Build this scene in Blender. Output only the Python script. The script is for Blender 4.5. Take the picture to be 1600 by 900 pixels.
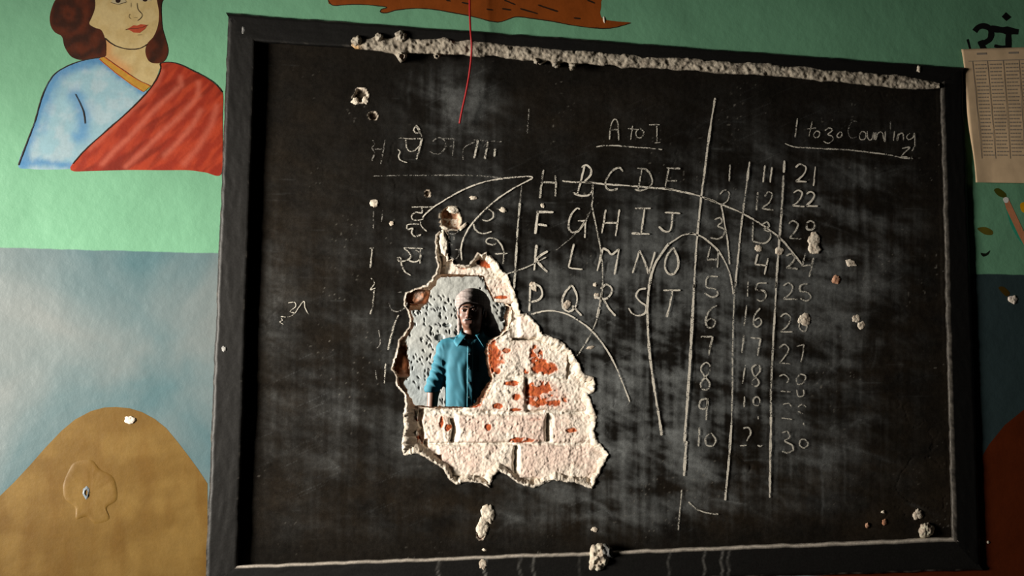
import bpy, math, random
import numpy as np
from mathutils import Vector, Matrix
from mathutils.geometry import delaunay_2d_cdt

random.seed(7)
rng = np.random.default_rng(7)
SC = bpy.context.scene
COLL = SC.collection
for _o in list(bpy.data.objects):
    bpy.data.objects.remove(_o)

# ------------------------------------------------------------------ camera, sky, lamps, exposure
FOC = 1555.0                                   # focal length in pixels of the 1600 px wide frame
YAW, PITCH, ROLL = 0.1682, 0.0898, 0.0073
CAM = np.array([0.2283, -2.4439, 1.20])
_cy, _sy, _cp, _sp = math.cos(YAW), math.sin(YAW), math.cos(PITCH), math.sin(PITCH)
FWD = np.array([_sy * _cp, _cy * _cp, _sp])
_r0 = np.array([_cy, -_sy, 0.0]); _u0 = np.cross(_r0, FWD)
RIGHT = math.cos(ROLL) * _r0 + math.sin(ROLL) * _u0
UP = -math.sin(ROLL) * _r0 + math.cos(ROLL) * _u0
cam_d = bpy.data.cameras.new('camera'); cam = bpy.data.objects.new('camera', cam_d); COLL.objects.link(cam)
cam_d.sensor_width = 36.0; cam_d.lens = FOC / 1600 * 36.0; cam_d.clip_start = 0.02; cam_d.clip_end = 60
M3 = Matrix((RIGHT, UP, -FWD)).transposed()
cam.matrix_world = Matrix.Translation(Vector(CAM)) @ M3.to_4x4()
SC.camera = cam

SC.view_settings.view_transform = 'Standard'
SC.view_settings.look = 'None'
SC.view_settings.gamma = 1.0
SC.view_settings.use_curve_mapping = False
SC.view_settings.exposure = 0.0

world = bpy.data.worlds.new('sky'); SC.world = world; world.use_nodes = True
world.node_tree.nodes['Background'].inputs[0].default_value = (0.62, 0.78, 1.0, 1)
world.node_tree.nodes['Background'].inputs[1].default_value = 0.12


def window_lamp(name, loc, sx, sz, power, col, aim, spread=180):
    d = bpy.data.lights.new(name, 'AREA'); d.shape = 'RECTANGLE'; d.size = sx; d.size_y = sz
    d.energy = power; d.color = col; d.spread = math.radians(spread)
    o = bpy.data.objects.new(name, d); COLL.objects.link(o); o.location = loc
    o.rotation_euler = Vector(aim).to_track_quat('-Z', 'Y').to_euler()
    return o


# daylight that comes in through the two windows of the left wall
window_lamp('daylight_front_window', (-2.26, -1.40, 1.32), 0.85, 0.85, 31, (1.0, 0.93, 0.82), (1.60, 1.0, -.05), 60)
window_lamp('daylight_rear_window', (-5.2, 4.90, 2.0), 1.0, 1.2, 530, (1.0, 0.95, 0.88), (1, -.03, -.08), 60)


# ------------------------------------------------------------------ helpers
def wall_point(u, v, y=0.0):
    """point of the plane y = const seen at frame position (u, v); works on arrays"""
    u = np.asarray(u, float); v = np.asarray(v, float)
    d = FWD + ((u - 800) / FOC)[..., None] * RIGHT - ((v - 450) / FOC)[..., None] * UP
    t = (np.asarray(y, float) - CAM[1]) / d[..., 1]
    return CAM + d * t[..., None]


def frame_pos(p):
    d = np.asarray(p, float) - CAM
    z = d @ FWD
    return 800 + FOC * (d @ RIGHT) / z, 450 - FOC * (d @ UP) / z


def lin(r, g, b, k=1.0):
    out = []
    for c in (r, g, b):
        c = c / 255.0
        out.append((c / 12.92 if c <= .04045 else ((c + .055) / 1.055) ** 2.4) * k)
    return np.array(out)


def _hash(ix, iy, iz, seed):
    h = (ix * 374761393 + iy * 668265263 + iz * 2147483647 + seed * 1274126177) & 0xFFFFFFFF
    h = ((h ^ (h >> 13)) * 1274126177) & 0xFFFFFFFF
    h = h ^ (h >> 16)
    return (h & 0xFFFFFF) / float(0xFFFFFF)


def noise(x, y, z=0.0, seed=0):
    x, y, z = np.broadcast_arrays(np.asarray(x, float), np.asarray(y, float), np.asarray(z, float))
    x0 = np.floor(x).astype(np.int64); y0 = np.floor(y).astype(np.int64); z0 = np.floor(z).astype(np.int64)
    fx, fy, fz = x - x0, y - y0, z - z0
    fx = fx * fx * (3 - 2 * fx); fy = fy * fy * (3 - 2 * fy); fz = fz * fz * (3 - 2 * fz)
    r = 0
    flat = not np.any(z)
    for dz in (0,) if flat else (0, 1):
        wz = 1.0 if flat else (fz if dz else 1 - fz)
        for dy in (0, 1):
            wy = fy if dy else 1 - fy
            for dx in (0, 1):
                wx = fx if dx else 1 - fx
                r = r + _hash(x0 + dx, y0 + dy, z0 + dz, seed) * wx * wy * wz
    return r * 2 - 1


def fbm(x, y, z=0.0, o=4, seed=0):
    a, s, t = 1.0, 0.0, 0.0
    f = 1.0
    x = np.asarray(x, float); y = np.asarray(y, float)
    for i in range(o):
        c_, s_ = math.cos(.5 + .9 * i), math.sin(.5 + .9 * i)   # every octave on a turned lattice
        s = s + a * noise((x * c_ - y * s_) * f, (x * s_ + y * c_) * f, np.asarray(z) * f, seed + i * 17); t += a
        a *= .5; f *= 2.03
    return s / t


def sstep(a, b, x):
    t = np.clip((x - a) / (b - a), 0, 1)
    return t * t * (3 - 2 * t)


def mix(a, b, t):
    t = np.asarray(t)[..., None]
    return np.asarray(a) * (1 - t) + np.asarray(b) * t


def inside(px, py, poly):
    px = np.asarray(px); py = np.asarray(py)
    r = np.zeros(px.shape, bool)
    n = len(poly)
    for i in range(n):
        x1, y1 = poly[i]; x2, y2 = poly[(i + 1) % n]
        if y1 == y2: continue
        c = (y1 > py) != (y2 > py)
        r ^= c & (px < (x2 - x1) * (py - y1) / (y2 - y1) + x1)
    return r


def seg_dist(px, py, line, closed=False):
    d = np.full(np.shape(px), 1e9)
    pts = list(line) + ([line[0]] if closed else [])
    for (x1, y1), (x2, y2) in zip(pts[:-1], pts[1:]):
        vx, vy = x2 - x1, y2 - y1
        L = vx * vx + vy * vy + 1e-9
        t = np.clip(((px - x1) * vx + (py - y1) * vy) / L, 0, 1)
        d = np.minimum(d, np.hypot(px - x1 - t * vx, py - y1 - t * vy))
    return d


def smooth_line(pts, step, closed=False):
    """Catmull-Rom through pts, sampled about every step"""
    P = [np.array(p, float) for p in pts]
    n = len(P); out = []
    if n == 2 and not closed:
        k = max(2, int(np.linalg.norm(P[1] - P[0]) / step) + 1)
        return np.array([P[0] + (P[1] - P[0]) * i / (k - 1) for i in range(k)])
    for i in range(n if closed else n - 1):
        if closed: a, b, c, d = P[i - 1], P[i], P[(i + 1) % n], P[(i + 2) % n]
        else: a, b, c, d = P[max(i - 1, 0)], P[i], P[i + 1], P[min(i + 2, n - 1)]
        k = max(1, int(np.linalg.norm(c - b) / step))
        for j in range(k):
            t = j / k
            out.append(.5 * (2 * b + (c - a) * t + (2 * a - 5 * b + 4 * c - d) * t * t + (3 * b - a - 3 * c + d) * t ** 3))
    if not closed: out.append(P[-1])
    return np.array(out)


def dense(poly, step):
    out = []
    n = len(poly)
    for i in range(n):
        a = np.array(poly[i], float); b = np.array(poly[(i + 1) % n], float)
        k = max(1, int(np.linalg.norm(b - a) / step))
        for j in range(k): out.append(a + (b - a) * j / k)
    return np.array(out)


def jag(poly, step, amp, seed):
    p = dense(poly, step)
    n1 = np.stack([fbm(p[:, 0] / 9, p[:, 1] / 9, 0, 4, seed), fbm(p[:, 0] / 9, p[:, 1] / 9, 0, 4, seed + 50)], -1)
    n2 = np.stack([noise(p[:, 0] / 2.3, p[:, 1] / 2.3, 0, seed + 9), noise(p[:, 0] / 2.3, p[:, 1] / 2.3, 0, seed + 59)], -1)
    return p + n1 * amp * 2 + n2 * amp * .6


def wloc(o):
    l = Vector((0, 0, 0))
    while o is not None:
        l += o.location; o = o.parent
    return l


def obj(name, verts, faces, m, parent=None, col=None, smooth=True, loc=None):
    """ONE mesh object from world-space vertices"""
    V = np.asarray(verts, float).reshape(-1, 3)
    if loc is None: loc = Vector((0, 0, 0)) if parent is None else None
    off = np.array(wloc(parent)) if parent is not None else np.array(loc)
    V = V - off
    me = bpy.data.meshes.new(name)
    if isinstance(faces, np.ndarray):
        k = faces.shape[1]; nf = len(faces)
        me.vertices.add(len(V)); me.vertices.foreach_set('co', V.astype(np.float32).ravel())
        me.loops.add(nf * k); me.loops.foreach_set('vertex_index', faces.astype(np.int32).ravel())
        me.polygons.add(nf); me.polygons.foreach_set('loop_start', np.arange(0, nf * k, k, dtype=np.int32))
        me.update(calc_edges=True); me.validate()
    else:
        me.from_pydata([tuple(v) for v in V], [], [list(map(int, f)) for f in faces]); me.update()
    if smooth: me.polygons.foreach_set('use_smooth', np.ones(len(me.polygons), bool))
    if col is not None:
        col = np.asarray(col, float)
        if col.ndim == 1: col = np.tile(col, (len(V), 1))
        a = me.color_attributes.new('Col', 'FLOAT_COLOR', 'POINT')
        a.data.foreach_set('color', np.concatenate([np.clip(col, 0, 1), np.ones((len(V), 1))], 1).astype(np.float32).ravel())
    o = bpy.data.objects.new(name, me); COLL.objects.link(o)
    if m is not None: me.materials.append(m)
    if parent is not None: o.parent = parent
    else: o.location = loc
    return o


def tag(o, label=None, cat=None, group=None, kind=None):
    if label: o['label'] = label
    if cat: o['category'] = cat
    if group: o['group'] = group
    if kind: o['kind'] = kind
    return o


def thing(name, label, cat, loc, group=None):
    o = bpy.data.objects.new(name, None); COLL.objects.link(o); o.location = loc; o.empty_display_size = .05
    return tag(o, label, cat, group)


def grid_faces(nr, nc, keep=None):
    i = np.arange(nr * nc).reshape(nr, nc)
    f = np.stack([i[:-1, :-1], i[:-1, 1:], i[1:, 1:], i[1:, :-1]], -1).reshape(-1, 4)
    if keep is not None: f = f[keep.ravel()]
    return f


def compact(V, F, C=None):
    used = np.unique(F); mp = np.full(len(V), -1); mp[used] = np.arange(len(used))
    return V[used], mp[F], (C[used] if C is not None else None)


def box_geo(x0, x1, y0, y1, z0, z1):
    v = [(x, y, z) for x in (x0, x1) for y in (y0, y1) for z in (z0, z1)]
    f = [(0, 1, 3, 2), (4, 6, 7, 5), (0, 4, 5, 1), (2, 3, 7, 6), (0, 2, 6, 4), (1, 5, 7, 3)]
    return v, f


def boxes(lst):
    V, F = [], []
    for b in lst:
        v, f = box_geo(*b); n = len(V)
        V += v; F += [tuple(i + n for i in q) for q in f]
    return V, F


# ------------------------------------------------------------------ materials
def new_mat(name):
    m = bpy.data.materials.new(name); m.use_nodes = True
    nt = m.node_tree; b = nt.nodes['Principled BSDF']
    return m, nt, b


def nd(nt, t, **kw):
    n = nt.nodes.new(t)
    for k, v in kw.items(): setattr(n, k, v)
    return n


def surf(name, color=(.5, .5, .5), rough=.7, attr=False, vary=0.0, vscale=8.0, bumps=(), spec=.4, stretch=(1, 1, 1), fine=None, metal=0.0):
    """procedural surface: plain or 'Col' attribute colour, mottled by noise, with bump layers (scale, strength, distance)"""
    m, nt, b = new_mat(name)
    tc = nd(nt, 'ShaderNodeTexCoord')
    mp = nd(nt, 'ShaderNodeMapping'); mp.inputs['Scale'].default_value = stretch
    nt.links.new(tc.outputs['Object'], mp.inputs[0])
    if attr:
        a = nd(nt, 'ShaderNodeAttribute'); a.attribute_name = 'Col'; src = a.outputs['Color']
    else:
        a = nd(nt, 'ShaderNodeRGB'); a.outputs[0].default_value = (*color, 1); src = a.outputs[0]
    for sc, am in ([(vscale, vary)] if vary else []) + (list(fine) if fine else []):
        n = nd(nt, 'ShaderNodeTexNoise'); n.inputs['Scale'].default_value = sc; n.inputs['Detail'].default_value = 5
        nt.links.new(mp.outputs[0], n.inputs['Vector'])
        r = nd(nt, 'ShaderNodeMapRange'); r.inputs[1].default_value = .3; r.inputs[2].default_value = .7
        r.inputs[3].default_value = 1 - am; r.inputs[4].default_value = 1 + am
        nt.links.new(n.outputs[0], r.inputs[0])
        mx = nd(nt, 'ShaderNodeVectorMath', operation='SCALE')
        nt.links.new(src, mx.inputs[0]); nt.links.new(r.outputs[0], mx.inputs['Scale']); src = mx.outputs[0]
    nt.links.new(src, b.inputs['Base Color'])
    b.inputs['Roughness'].default_value = rough
    b.inputs['Specular IOR Level'].default_value = spec
    b.inputs['Metallic'].default_value = metal
    prev = None
    for sc, st, di in bumps:
        n = nd(nt, 'ShaderNodeTexNoise'); n.inputs['Scale'].default_value = sc; n.inputs['Detail'].default_value = 6
        nt.links.new(mp.outputs[0], n.inputs['Vector'])
        bp = nd(nt, 'ShaderNodeBump'); bp.inputs['Strength'].default_value = st; bp.inputs['Distance'].default_value = di
        nt.links.new(n.outputs[0], bp.inputs['Height'])
        if prev: nt.links.new(prev, bp.inputs['Normal'])
        prev = bp.outputs[0]
    if prev: nt.links.new(prev, b.inputs['Normal'])
    return m


def chalk_mat(name, cover, color):
    m, nt, b = new_mat(name)
    b.inputs['Base Color'].default_value = (*color, 1); b.inputs['Roughness'].default_value = .95
    b.inputs['Specular IOR Level'].default_value = .1
    tc = nd(nt, 'ShaderNodeTexCoord')
    n = nd(nt, 'ShaderNodeTexNoise'); n.inputs['Scale'].default_value = 420; n.inputs['Detail'].default_value = 3
    n2 = nd(nt, 'ShaderNodeTexNoise'); n2.inputs['Scale'].default_value = 45; n2.inputs['Detail'].default_value = 2
    nt.links.new(tc.outputs['Object'], n.inputs['Vector']); nt.links.new(tc.outputs['Object'], n2.inputs['Vector'])
    ad = nd(nt, 'ShaderNodeMath', operation='MULTIPLY_ADD'); ad.inputs[1].default_value = .6
    nt.links.new(n2.outputs[0], ad.inputs[0]); nt.links.new(n.outputs[0], ad.inputs[2])
    r = nd(nt, 'ShaderNodeMapRange')
    c = .8 + (.5 - cover) * .42
    r.inputs[1].default_value = c - .09; r.inputs[2].default_value = c + .09
    r.inputs[3].default_value = 0; r.inputs[4].default_value = min(1, .35 + cover)
    nt.links.new(ad.outputs[0], r.inputs[0])
    nt.links.new(r.outputs[0], b.inputs['Alpha'])
    return m


GREEN = lin(134, 196, 158, 1 / 1.7)
BLUE = lin(140, 158, 166, 1 / 1.7)


def wall_mat():
    m, nt, b = new_mat('painted_wall')
    tc = nd(nt, 'ShaderNodeTexCoord'); sep = nd(nt, 'ShaderNodeSeparateXYZ'); nt.links.new(tc.outputs['Object'], sep.inputs[0])
    nz = nd(nt, 'ShaderNodeTexNoise'); nz.inputs['Scale'].default_value = 25
    nt.links.new(tc.outputs['Object'], nz.inputs['Vector'])
    zz = nd(nt, 'ShaderNodeMath', operation='MULTIPLY_ADD'); zz.inputs[1].default_value = .006
    nt.links.new(nz.outputs[0], zz.inputs[0]); nt.links.new(sep.outputs['Z'], zz.inputs[2])
    st = nd(nt, 'ShaderNodeMapRange'); st.inputs[1].default_value = ZSPLIT - .0015 + .003; st.inputs[2].default_value = ZSPLIT + .0015 + .003
    nt.links.new(zz.outputs[0], st.inputs[0])
    mx = nd(nt, 'ShaderNodeMix', data_type='RGBA')
    nt.links.new(st.outputs[0], mx.inputs[0])
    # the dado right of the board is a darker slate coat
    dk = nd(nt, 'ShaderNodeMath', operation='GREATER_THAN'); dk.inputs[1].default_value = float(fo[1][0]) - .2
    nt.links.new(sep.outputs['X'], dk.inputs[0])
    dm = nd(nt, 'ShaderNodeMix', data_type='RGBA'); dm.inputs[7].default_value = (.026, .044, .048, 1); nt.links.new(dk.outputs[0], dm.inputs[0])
    # blue dado: hazy paint, worked in broad uneven coats
    cl = nd(nt, 'ShaderNodeTexNoise'); cl.inputs['Scale'].default_value = 2.6; cl.inputs['Detail'].default_value = 4; cl.inputs['Distortion'].default_value = .6
    nt.links.new(tc.outputs['Object'], cl.inputs['Vector'])
    rp = nd(nt, 'ShaderNodeValToRGB'); e = rp.color_ramp.elements
    e[0].position = .32; e[0].color = (*lin(96, 132, 140, 1 / 1.75), 1)
    e[1].position = .66; e[1].color = (*lin(146, 154, 154, 1 / 1.75), 1)
    nt.links.new(cl.outputs[0], rp.inputs[0])
    nt.links.new(rp.outputs[0], dm.inputs[6]); nt.links.new(dm.outputs[2], mx.inputs[6])
    gl = nd(nt, 'ShaderNodeTexNoise'); gl.inputs['Scale'].default_value = 4; gl.inputs['Detail'].default_value = 6
    nt.links.new(tc.outputs['Object'], gl.inputs['Vector'])
    rg = nd(nt, 'ShaderNodeValToRGB'); e = rg.color_ramp.elements
    e[0].position = .3; e[0].color = (*(GREEN * .9), 1); e[1].position = .7; e[1].color = (*(GREEN * 1.08), 1)
    nt.links.new(gl.outputs[0], rg.inputs[0]); nt.links.new(rg.outputs[0], mx.inputs[7])
    nt.links.new(mx.outputs[2], b.inputs['Base Color'])
    b.inputs['Roughness'].default_value = .42; b.inputs['Specular IOR Level'].default_value = .35
    prev = None
    for sc, di in ((7, .012), (60, .0012), (260, .0003)):
        n = nd(nt, 'ShaderNodeTexNoise'); n.inputs['Scale'].default_value = sc; n.inputs['Detail'].default_value = 5
        nt.links.new(tc.outputs['Object'], n.inputs['Vector'])
        bp = nd(nt, 'ShaderNodeBump'); bp.inputs['Strength'].default_value = .45; bp.inputs['Distance'].default_value = di
        nt.links.new(n.outputs[0], bp.inputs['Height'])
        if prev: nt.links.new(prev, bp.inputs['Normal'])
        prev = bp.outputs[0]
    nt.links.new(prev, b.inputs['Normal'])
    return m


YW, YF = -0.012, -0.026                        # painted wall face, face of the blackboard's border; the board itself is y = 0
ZSPLIT = float(wall_point(160, 391, YW)[2])
M_plain = surf('room_paint', (.06, .075, .065), .8, vary=.12, vscale=3, bumps=((40, .2, .002),))
M_rear = surf('rear_room_paint', (.05, .05, .05), .85, vary=.15, vscale=3, bumps=((40, .2, .002),))
M_floor = surf('cement_floor', (.06, .055, .05), .8, vary=.3, vscale=5, bumps=((30, .3, .004),))
M_wood = surf('window_wood', (.13, .07, .04), .6, vary=.3, vscale=20, stretch=(1, 1, .1))
M_board = surf('blackboard_paint', attr=True, rough=.75, spec=.05, fine=((90, .22), (420, .22)), bumps=((14, .35, .006), (85, .4, .0016), (420, .3, .0005)))
M_border = surf('border_paint', attr=True, rough=.5, spec=.3, fine=((200, .2),), bumps=((45, .3, .0016), (220, .3, .0005)))
M_plaster = surf('broken_plaster', attr=True, rough=.95, spec=.1, fine=((120, .12), (480, .14)), bumps=((130, .7, .003), (480, .6, .0010)))
M_brick = surf('brick_face', attr=True, rough=.95, spec=.1, fine=((90, .10), (420, .12)), bumps=((140, .4, .0016), (520, .5, .0007)))
M_paint = surf('mural_paint', attr=True, rough=.45, spec=.3, fine=((30, .06), (160, .05)), bumps=((60, .4, .0012), (260, .4, .0003)))
M_chip = surf('lit_keyed_plaster', attr=True, rough=.85, spec=.2, fine=((14, .06), (150, .06)), bumps=((60, .35, .003), (260, .3, .001)))
M_paper = surf('chart_paper', attr=True, rough=.85, spec=.15, fine=((40, .06),), bumps=((12, .3, .004),))
M_ink = surf('faded_ink', (.30, .25, .20), .9)
M_chalk = [chalk_mat('chalk_faint', .38, (.42, .40, .36)), chalk_mat('chalk_medium', .62, (.60, .565, .49)), chalk_mat('chalk_strong', .78, (.72, .67, .58))]
M_wire = surf('red_insulation', (.30, .008, .010), .4, spec=.5)
M_skin = surf('skin', attr=True, rough=.55, spec=.25, fine=((120, .05),), bumps=((260, .15, .0006),))
M_shirt = surf('teal_cotton', attr=True, rough=.8, spec=.2, fine=((22, .06), (500, .10)), bumps=((900, .25, .0005),))
M_trouser = surf('dark_trousers', (.03, .03, .035), .85, vary=.15, vscale=30)
M_hair = surf('black_hair', (.010, .008, .007), .5, spec=.3)
M_eye = surf('eye', attr=True, rough=.2, spec=.5)
M_button = surf('button', (.03, .05, .055), .35)


def cloth_check():
    m, nt, b = new_mat('checked_headcloth')
    tc = nd(nt, 'ShaderNodeTexCoord')
    last = None
    for axis, rot in (('X', 0), ('Z', 0)):
        w = nd(nt, 'ShaderNodeTexWave'); w.bands_direction = axis; w.inputs['Scale'].default_value = 17; w.inputs['Distortion'].default_value = .5
        nt.links.new(tc.outputs['Object'], w.inputs['Vector'])
        r = nd(nt, 'ShaderNodeMapRange'); r.inputs[1].default_value = .80; r.inputs[2].default_value = 1; r.inputs[3].default_value = 0; r.inputs[4].default_value = .75
        nt.links.new(w.outputs[1], r.inputs[0])
        if last is None: last = r.outputs[0]
        else:
            mm = nd(nt, 'ShaderNodeMath', operation='MAXIMUM'); nt.links.new(last, mm.inputs[0]); nt.links.new(r.outputs[0], mm.inputs[1]); last = mm.outputs[0]
    mx = nd(nt, 'ShaderNodeMix', data_type='RGBA'); mx.inputs[6].default_value = (.135, .113, .101, 1); mx.inputs[7].default_value = (.085, .063, .058, 1)
    nt.links.new(last, mx.inputs[0]); nt.links.new(mx.outputs[2], b.inputs['Base Color'])
    b.inputs['Roughness'].default_value = .9; b.inputs['Specular IOR Level'].default_value = .1
    return m


M_head = cloth_check()

# ------------------------------------------------------------------ traced outlines (frame positions on the wall)
IN_TL, IN_TR, IN_BR, IN_BL = (400, 66), (1469, 131), (1487, 840), (372, 884)
OUT_TL, OUT_TR, OUT_BR, OUT_BL = (357, 20), (1504, 106), (1533, 891), (320, 925)
HOLE = [  # what one can look through; third value: how far the near rim of the brick stands back
    (676, 433, 3), (690, 432, 4), (715, 432, 4), (755, 432, 2), (757, 443, 3), (763, 456, 3), (768, 465, 3), (770, 471, 3), (787, 474, 3), (790, 480, 8),
    (789, 498, 9), (786, 515, 7), (779, 524, 4), (768, 529, 6), (759, 537, 4), (758, 550, 4), (759, 567, 5), (762, 580, 5), (767, 592, 4),
    (758, 604, 10), (750, 618, 10), (743, 631, 8), (735, 635, 3), (722, 636, 2), (706, 637, 2), (690, 635, 2), (668, 636, 2), (647, 634, 2),
    (641, 627, 0), (636, 620, 0), (636, 608, 0), (630, 600, 0), (634, 592, 0), (640, 586, 0), (641, 572, 0), (637, 558, 0), (637, 545, 0), (632, 534, 0),
    (639, 522, 0), (646, 509, 0), (645, 498, 0), (640, 487, 0), (641, 476, 0), (666, 476, 0), (672, 462, 0), (674, 444, 0)]
BREAK = [  # edge of the broken board plaster
    (682, 380), (682, 367), (688, 363), (692, 370), (697, 380), (699, 397), (699, 408), (707, 405), (709, 414), (718, 414), (727, 416), (734, 414), (742, 405), (747, 396),
    (753, 400), (760, 395), (767, 403), (777, 411), (782, 420), (791, 429), (796, 440), (801, 451), (808, 471), (812, 491), (822, 491), (829, 498), (840, 509), (848, 523),
    (863, 529), (878, 536), (891, 549), (899, 562), (907, 576), (913, 588), (926, 591), (929, 600), (927, 611), (918, 616), (925, 638), (931, 651), (927, 673), (933, 691),
    (942, 701), (950, 711), (940, 729), (931, 745), (924, 762), (911, 757), (898, 751), (884, 752), (867, 748), (849, 754), (833, 760), (818, 757), (804, 749),
    (793, 740), (780, 735), (769, 744), (764, 759), (751, 753), (738, 751), (724, 752), (713, 756), (703, 747), (696, 733), (680, 722), (664, 713), (652, 706), (631, 709),
    (631, 691), (633, 664), (632, 647), (636, 631), (634, 618), (628, 609), (621, 601), (621, 590), (613, 576), (617, 562), (622, 549), (624, 532), (632, 522), (641, 510),
    (643, 497), (638, 486), (632, 474), (636, 460), (650, 451), (667, 446), (676, 437), (684, 424), (686, 414), (683, 400)]

# ------------------------------------------------------------------ the room shell
X0, X1, Y0, Y1, ZC = -2.2, 4.2, -4.6, 6.3, 3.0
YB = 0.24                                      # rear face of the broken wall
W1 = (-1.87, -0.93, .85, 1.79)                 # window openings in the left wall: y0, y1, z0, z1
W2 = (3.9, 5.9, 1.05, 2.45)
v, f = boxes([(X0 - .2, X1 + .2, Y0 - .2, Y1 + .2, -.12, 0)])
tag(obj('floor', v, f, M_floor, smooth=False), kind='structure')
v, f = boxes([(X0 - .2, X1 + .2, Y0 - .2, Y1 + .2, ZC, ZC + .12)])
tag(obj('ceiling', v, f, M_plain, smooth=False), kind='structure')
lb = [(X0 - .2, X0, Y0 - .2, W1[0], 0, ZC), (X0 - .2, X0, W1[1], W2[0], 0, ZC), (X0 - .2, X0, W2[1], Y1 + .2, 0, ZC)]
for w in (W1, W2): lb += [(X0 - .2, X0, w[0], w[1], 0, w[2]), (X0 - .2, X0, w[0], w[1], w[3], ZC)]
v, f = boxes(lb); tag(obj('wall_left', v, f, M_plain, smooth=False), kind='structure')
v, f = boxes([(X1, X1 + .2, Y0 - .2, Y1 + .2, 0, ZC)]); tag(obj('wall_right', v, f, M_rear, smooth=False), kind='structure')
v, f = boxes([(X0, X1, Y0 - .2, Y0, 0, ZC)]); tag(obj('wall_rear', v, f, M_plain, smooth=False), kind='structure')
for n, w in ((1, W1), (2, W2)):
    t = .05
    v, f = boxes([(X0 - .14, X0 - .06, w[0], w[0] + t, w[2], w[3]), (X0 - .14, X0 - .06, w[1] - t, w[1], w[2], w[3]),
                  (X0 - .14, X0 - .06, w[0] + t, w[1] - t, w[2], w[2] + t), (X0 - .14, X0 - .06, w[0] + t, w[1] - t, w[3] - t, w[3])])
    tag(obj('window_%d' % n, v, f, M_wood, smooth=False), kind='structure')

hole_px = np.array([(a, b) for a, b, c in HOLE], float)
ctr = np.array([705., 545.])
hb = []
for a, b, c in HOLE:
    yb = YB if c else .03
    hb.append(wall_point(a, b, yb))
hb = np.array(hb); hb[:, 1] = YB


def ring_faces(outer, inner):
    """triangulate the area between an outer polygon and a hole (2-D)"""
    co = [Vector(p) for p in outer] + [Vector(p) for p in inner]
    n, k = len(outer), len(inner)
    ed = [(i, (i + 1) % n) for i in range(n)] + [(n + i, n + (i + 1) % k) for i in range(k)]
    vo, _, fo, *_r = delaunay_2d_cdt(co, ed, [], 0, 1e-6)
    vo = np.array([tuple(p) for p in vo]); keep = []
    for t in fo:
        c = vo[list(t)].mean(0)
        if not inside(c[0], c[1], inner): keep.append(tuple(t))
    return vo, keep


fo = [wall_point(*p, YW) for p in (OUT_TL, OUT_TR, OUT_BR, OUT_BL)]
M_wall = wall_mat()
# the wall with the blackboard: painted front around the board, rear face with the break, top, bottom and ends
fo = [wall_point(*p, YW) for p in (OUT_TL, OUT_TR, OUT_BR, OUT_BL)]
# the border overlaps the paint by a few millimetres
cx, cz = np.mean([p[0] for p in fo]), np.mean([p[2] for p in fo])
inn = [(cx + (p[0] - cx) * .985, cz + (p[2] - cz) * .985) for p in fo]
rect = [(X0, 0), (X1, 0), (X1, ZC), (X0, ZC)]
a, fa = ring_faces(rect, inn)
va = np.stack([a[:, 0], np.full(len(a), YW), a[:, 1]], -1)
b, fb = ring_faces(rect, [(p[0], p[2]) for p in hb])
vb = np.stack([b[:, 0], np.full(len(b), YB), b[:, 1]], -1)
fb = [tuple(i + len(va) for i in t[::-1]) for t in fb]
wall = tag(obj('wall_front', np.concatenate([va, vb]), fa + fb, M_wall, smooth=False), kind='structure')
wall.data.materials.append(M_rear)
for p in wall.data.polygons[len(fa):]: p.material_index = 1

# the far wall of the rear room: grey plaster keyed with chisel nicks
YR = 6.0
xs = np.concatenate([[X0], np.arange(-1.75, 2.3, .006), [X1]])
zs = np.concatenate([[0], np.arange(.75, 2.25, .006), [ZC]])
gx, gz = np.meshgrid(xs, zs)
dep = fbm(gx * 3, gz * 3, 0, 4, 3) * .003 + fbm(gx * 25, gz * 25, 0, 3, 5) * .0016
base = mix(lin(168, 174, 172), lin(178, 178, 170), sstep(-.4, .4, fbm(gx * 2.2, gz * 2.2, 0, 3, 8))) * .85
chip = np.zeros_like(gx)
xs_d, zs_d = gx, gz
for k in range(2300):
    px, pz = rng.uniform(-1.7, 2.25), rng.uniform(.8, 2.2)
    if noise(px * 4, pz * 4, 0, 31) < -.30: continue
    L, Wd = rng.uniform(.012, .025), rng.uniform(.0050, .0080)
    an = rng.normal(.35, .35)
    ix = slice(np.searchsorted(xs, px - .05), np.searchsorted(xs, px + .05)); iz = slice(np.searchsorted(zs, pz - .05), np.searchsorted(zs, pz + .05))
    lx, lz = xs_d[iz, ix] - px, zs_d[iz, ix] - pz
    if lx.size == 0: continue
    la = lx * math.cos(an) + lz * math.sin(an); lo = -lx * math.sin(an) + lz * math.cos(an)
    r = np.sqrt((la / (Wd * (1 + .5 * lo / L))) ** 2 + (lo / L) ** 2)
    r = r + noise(lx * 160, lz * 160, k, 4) * .25
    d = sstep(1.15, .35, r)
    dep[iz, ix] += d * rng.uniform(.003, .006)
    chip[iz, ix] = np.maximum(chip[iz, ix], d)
for (pu, pv, ru, rv) in ((698, 508, 7, 3), (686, 527, 6, 4), (787, 490, 5, 12)):
    c = wall_point(pu, pv, YR)
    r = np.hypot((gx - c[0]) * 184 / ru, (gz - c[2]) * 184 / rv) + fbm(gx * 30, gz * 30, 0, 3, pu) * .55
    d = sstep(1.1, .9, r)
    dep += d * .006
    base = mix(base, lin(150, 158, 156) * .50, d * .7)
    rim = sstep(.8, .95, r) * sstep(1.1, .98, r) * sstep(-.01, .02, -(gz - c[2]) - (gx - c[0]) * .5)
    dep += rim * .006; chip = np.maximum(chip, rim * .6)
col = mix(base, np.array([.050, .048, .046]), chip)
V = np.stack([gx, YR + dep, gz], -1).reshape(-1, 3)
tag(obj('wall_back', V, grid_faces(len(zs), len(xs)), M_chip, col=col.reshape(-1, 3)), kind='structure')

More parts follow.
